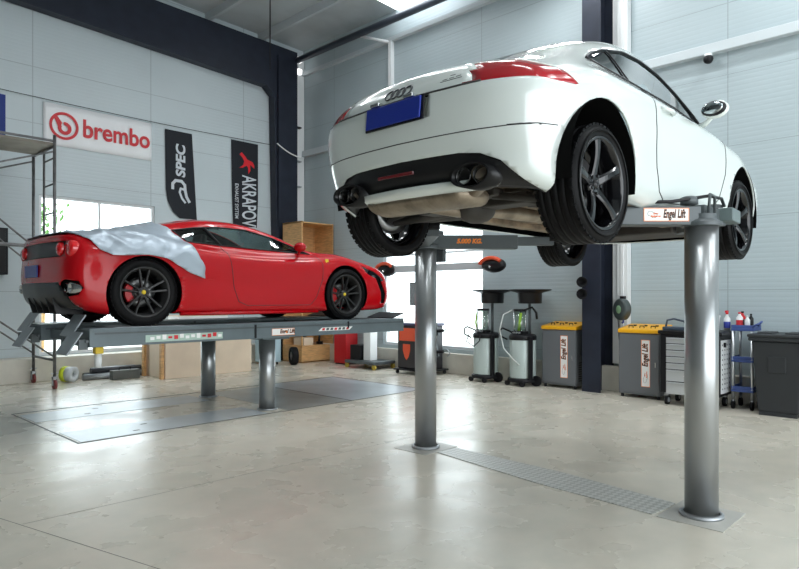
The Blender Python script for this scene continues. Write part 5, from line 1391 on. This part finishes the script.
def taper(mb, x0, x1, y0, y1, z0, z1, k):
    cx, cy = (x0+x1)/2, (y0+y1)/2
    lo = [(cx+(x-cx)*k, cy+(y-cy)*k, z0) for x, y in ((x0, y0), (x1, y0), (x1, y1), (x0, y1))]; hi = [(x, y, z1) for x, y in ((x0, y0), (x1, y0), (x1, y1), (x0, y1))]
    A = [mb.bm.verts.new(v) for v in lo]; B = [mb.bm.verts.new(v) for v in hi]; mb._f(A[::-1]); mb._f(B)
    for i in range(4): mb._f([A[i], A[(i+1) % 4], B[(i+1) % 4], B[i]])
    return mb
bn = mat('bin_black', (.022, .025, .028), .5, bump=.05, bscale=200)
taper(MB(), -.30, .30, -.27, .27, .04, .90, .80).build('body', bn, t, bevel=.02, seg=3)
MB().b2(-.33, .32, -.30, .30, .90, .945).build('rim', bn, t, bevel=.012)
MB().b2(-.34, .34, -.31, .31, .945, .985).build('lid', bn, t, bevel=.014)
for yy in (-.15, .15): MB().box((-.05, yy, .99), (.34, .16, .03)).build('lid_ridge', bn, t, bevel=.01)
MB().box((-.283, 0, .62), (.02, .20, .20), (0, -.06, 0)).build('emblem_panel', bn, t, bevel=.02)
MB().tube([(.33, -.2, .93), (.37, -.2, .95), (.37, .2, .95), (.33, .2, .93)], .015, 8).build('handle', bn, t)
for yy in (-.25, .25): MB().cyl((.22, yy-.02, .10), (.22, yy+.02, .10), .10, n=24).build('wheel', m_('black_rubber'), t)
MB().cyl((.22, -.25, .10), (.22, .25, .10), .012, n=8).build('axle', gv, t)
MB().b2(-.24, -.12, -.2, .2, 0, .045).build('foot', bn, t)
# ================================================================ CAMERA, LIGHT
sc = bpy.context.scene
cam = D.cameras.new('camera'); co = D.objects.new('camera', cam); COL.objects.link(co)
co.location = (0, 0, 1.42); co.rotation_euler = (R_(90), 0, R_(44-90))
cam.sensor_width = 36; cam.lens = 36*630/799; cam.shift_y = (298-284.5)/799; cam.clip_start = 0.05
sc.camera = co
wd = D.worlds.new('world'); sc.world = wd; wd.use_nodes = True
nt = wd.node_tree; bg = nt.nodes['Background']
bg.inputs[0].default_value = (0.90, 0.96, 1.0, 1); bg.inputs[1].default_value = 3.2
lampm = mat('led_panel', (1, 1, 1), 0.4, emit=(0.95, 0.98, 1.0), estr=8)
n = 0
for x in (3.4, 6.1, 8.3):
    for y in (-1.5, 1.6, 4.7, 7.0):
        if x > 8 and y > 6: continue
        z = 6.60
        desc = {3.4: 'row nearest the photographer', 6.1: 'middle row', 8.3: 'row nearest the right wall'}[x]
        t = thing('ceiling_lamp', 'long white strip lamp hung under the ceiling, %s' % desc, 'lamp', (x, y, z), 0, 'strip lamps in the %s' % desc)
        MB().b2(-0.09, 0.09, -0.75, 0.75, 0.0, 0.07).build('housing', m_('white_paint'), t, bevel=0.01)
        MB().b2(-0.075, 0.075, -0.72, 0.72, -0.012, -0.001).build('diffuser', lampm, t)
        for yy in (-0.6, 0.6): MB().cyl((0, yy, 0.07), (0, yy, rz(x)-z), 0.006, n=6).build('hanger', m_('galv'), t)
        l = D.lights.new('lamp_light', 'AREA'); l.shape = 'RECTANGLE'; l.size = 0.14; l.size_y = 1.4; l.energy = 27 if x > 4 else 16; l.color = (0.94, 0.98, 1.0)
        lo = D.objects.new('lamp_light', l); COL.objects.link(lo); lo.parent = t; lo.location = (0, 0, -0.02)
vs = sc.view_settings; sc.display_settings.display_device = 'sRGB'
vs.view_transform = 'Standard'; vs.look = 'None'; vs.gamma = 1; vs.use_curve_mapping = False; vs.exposure = 0.47
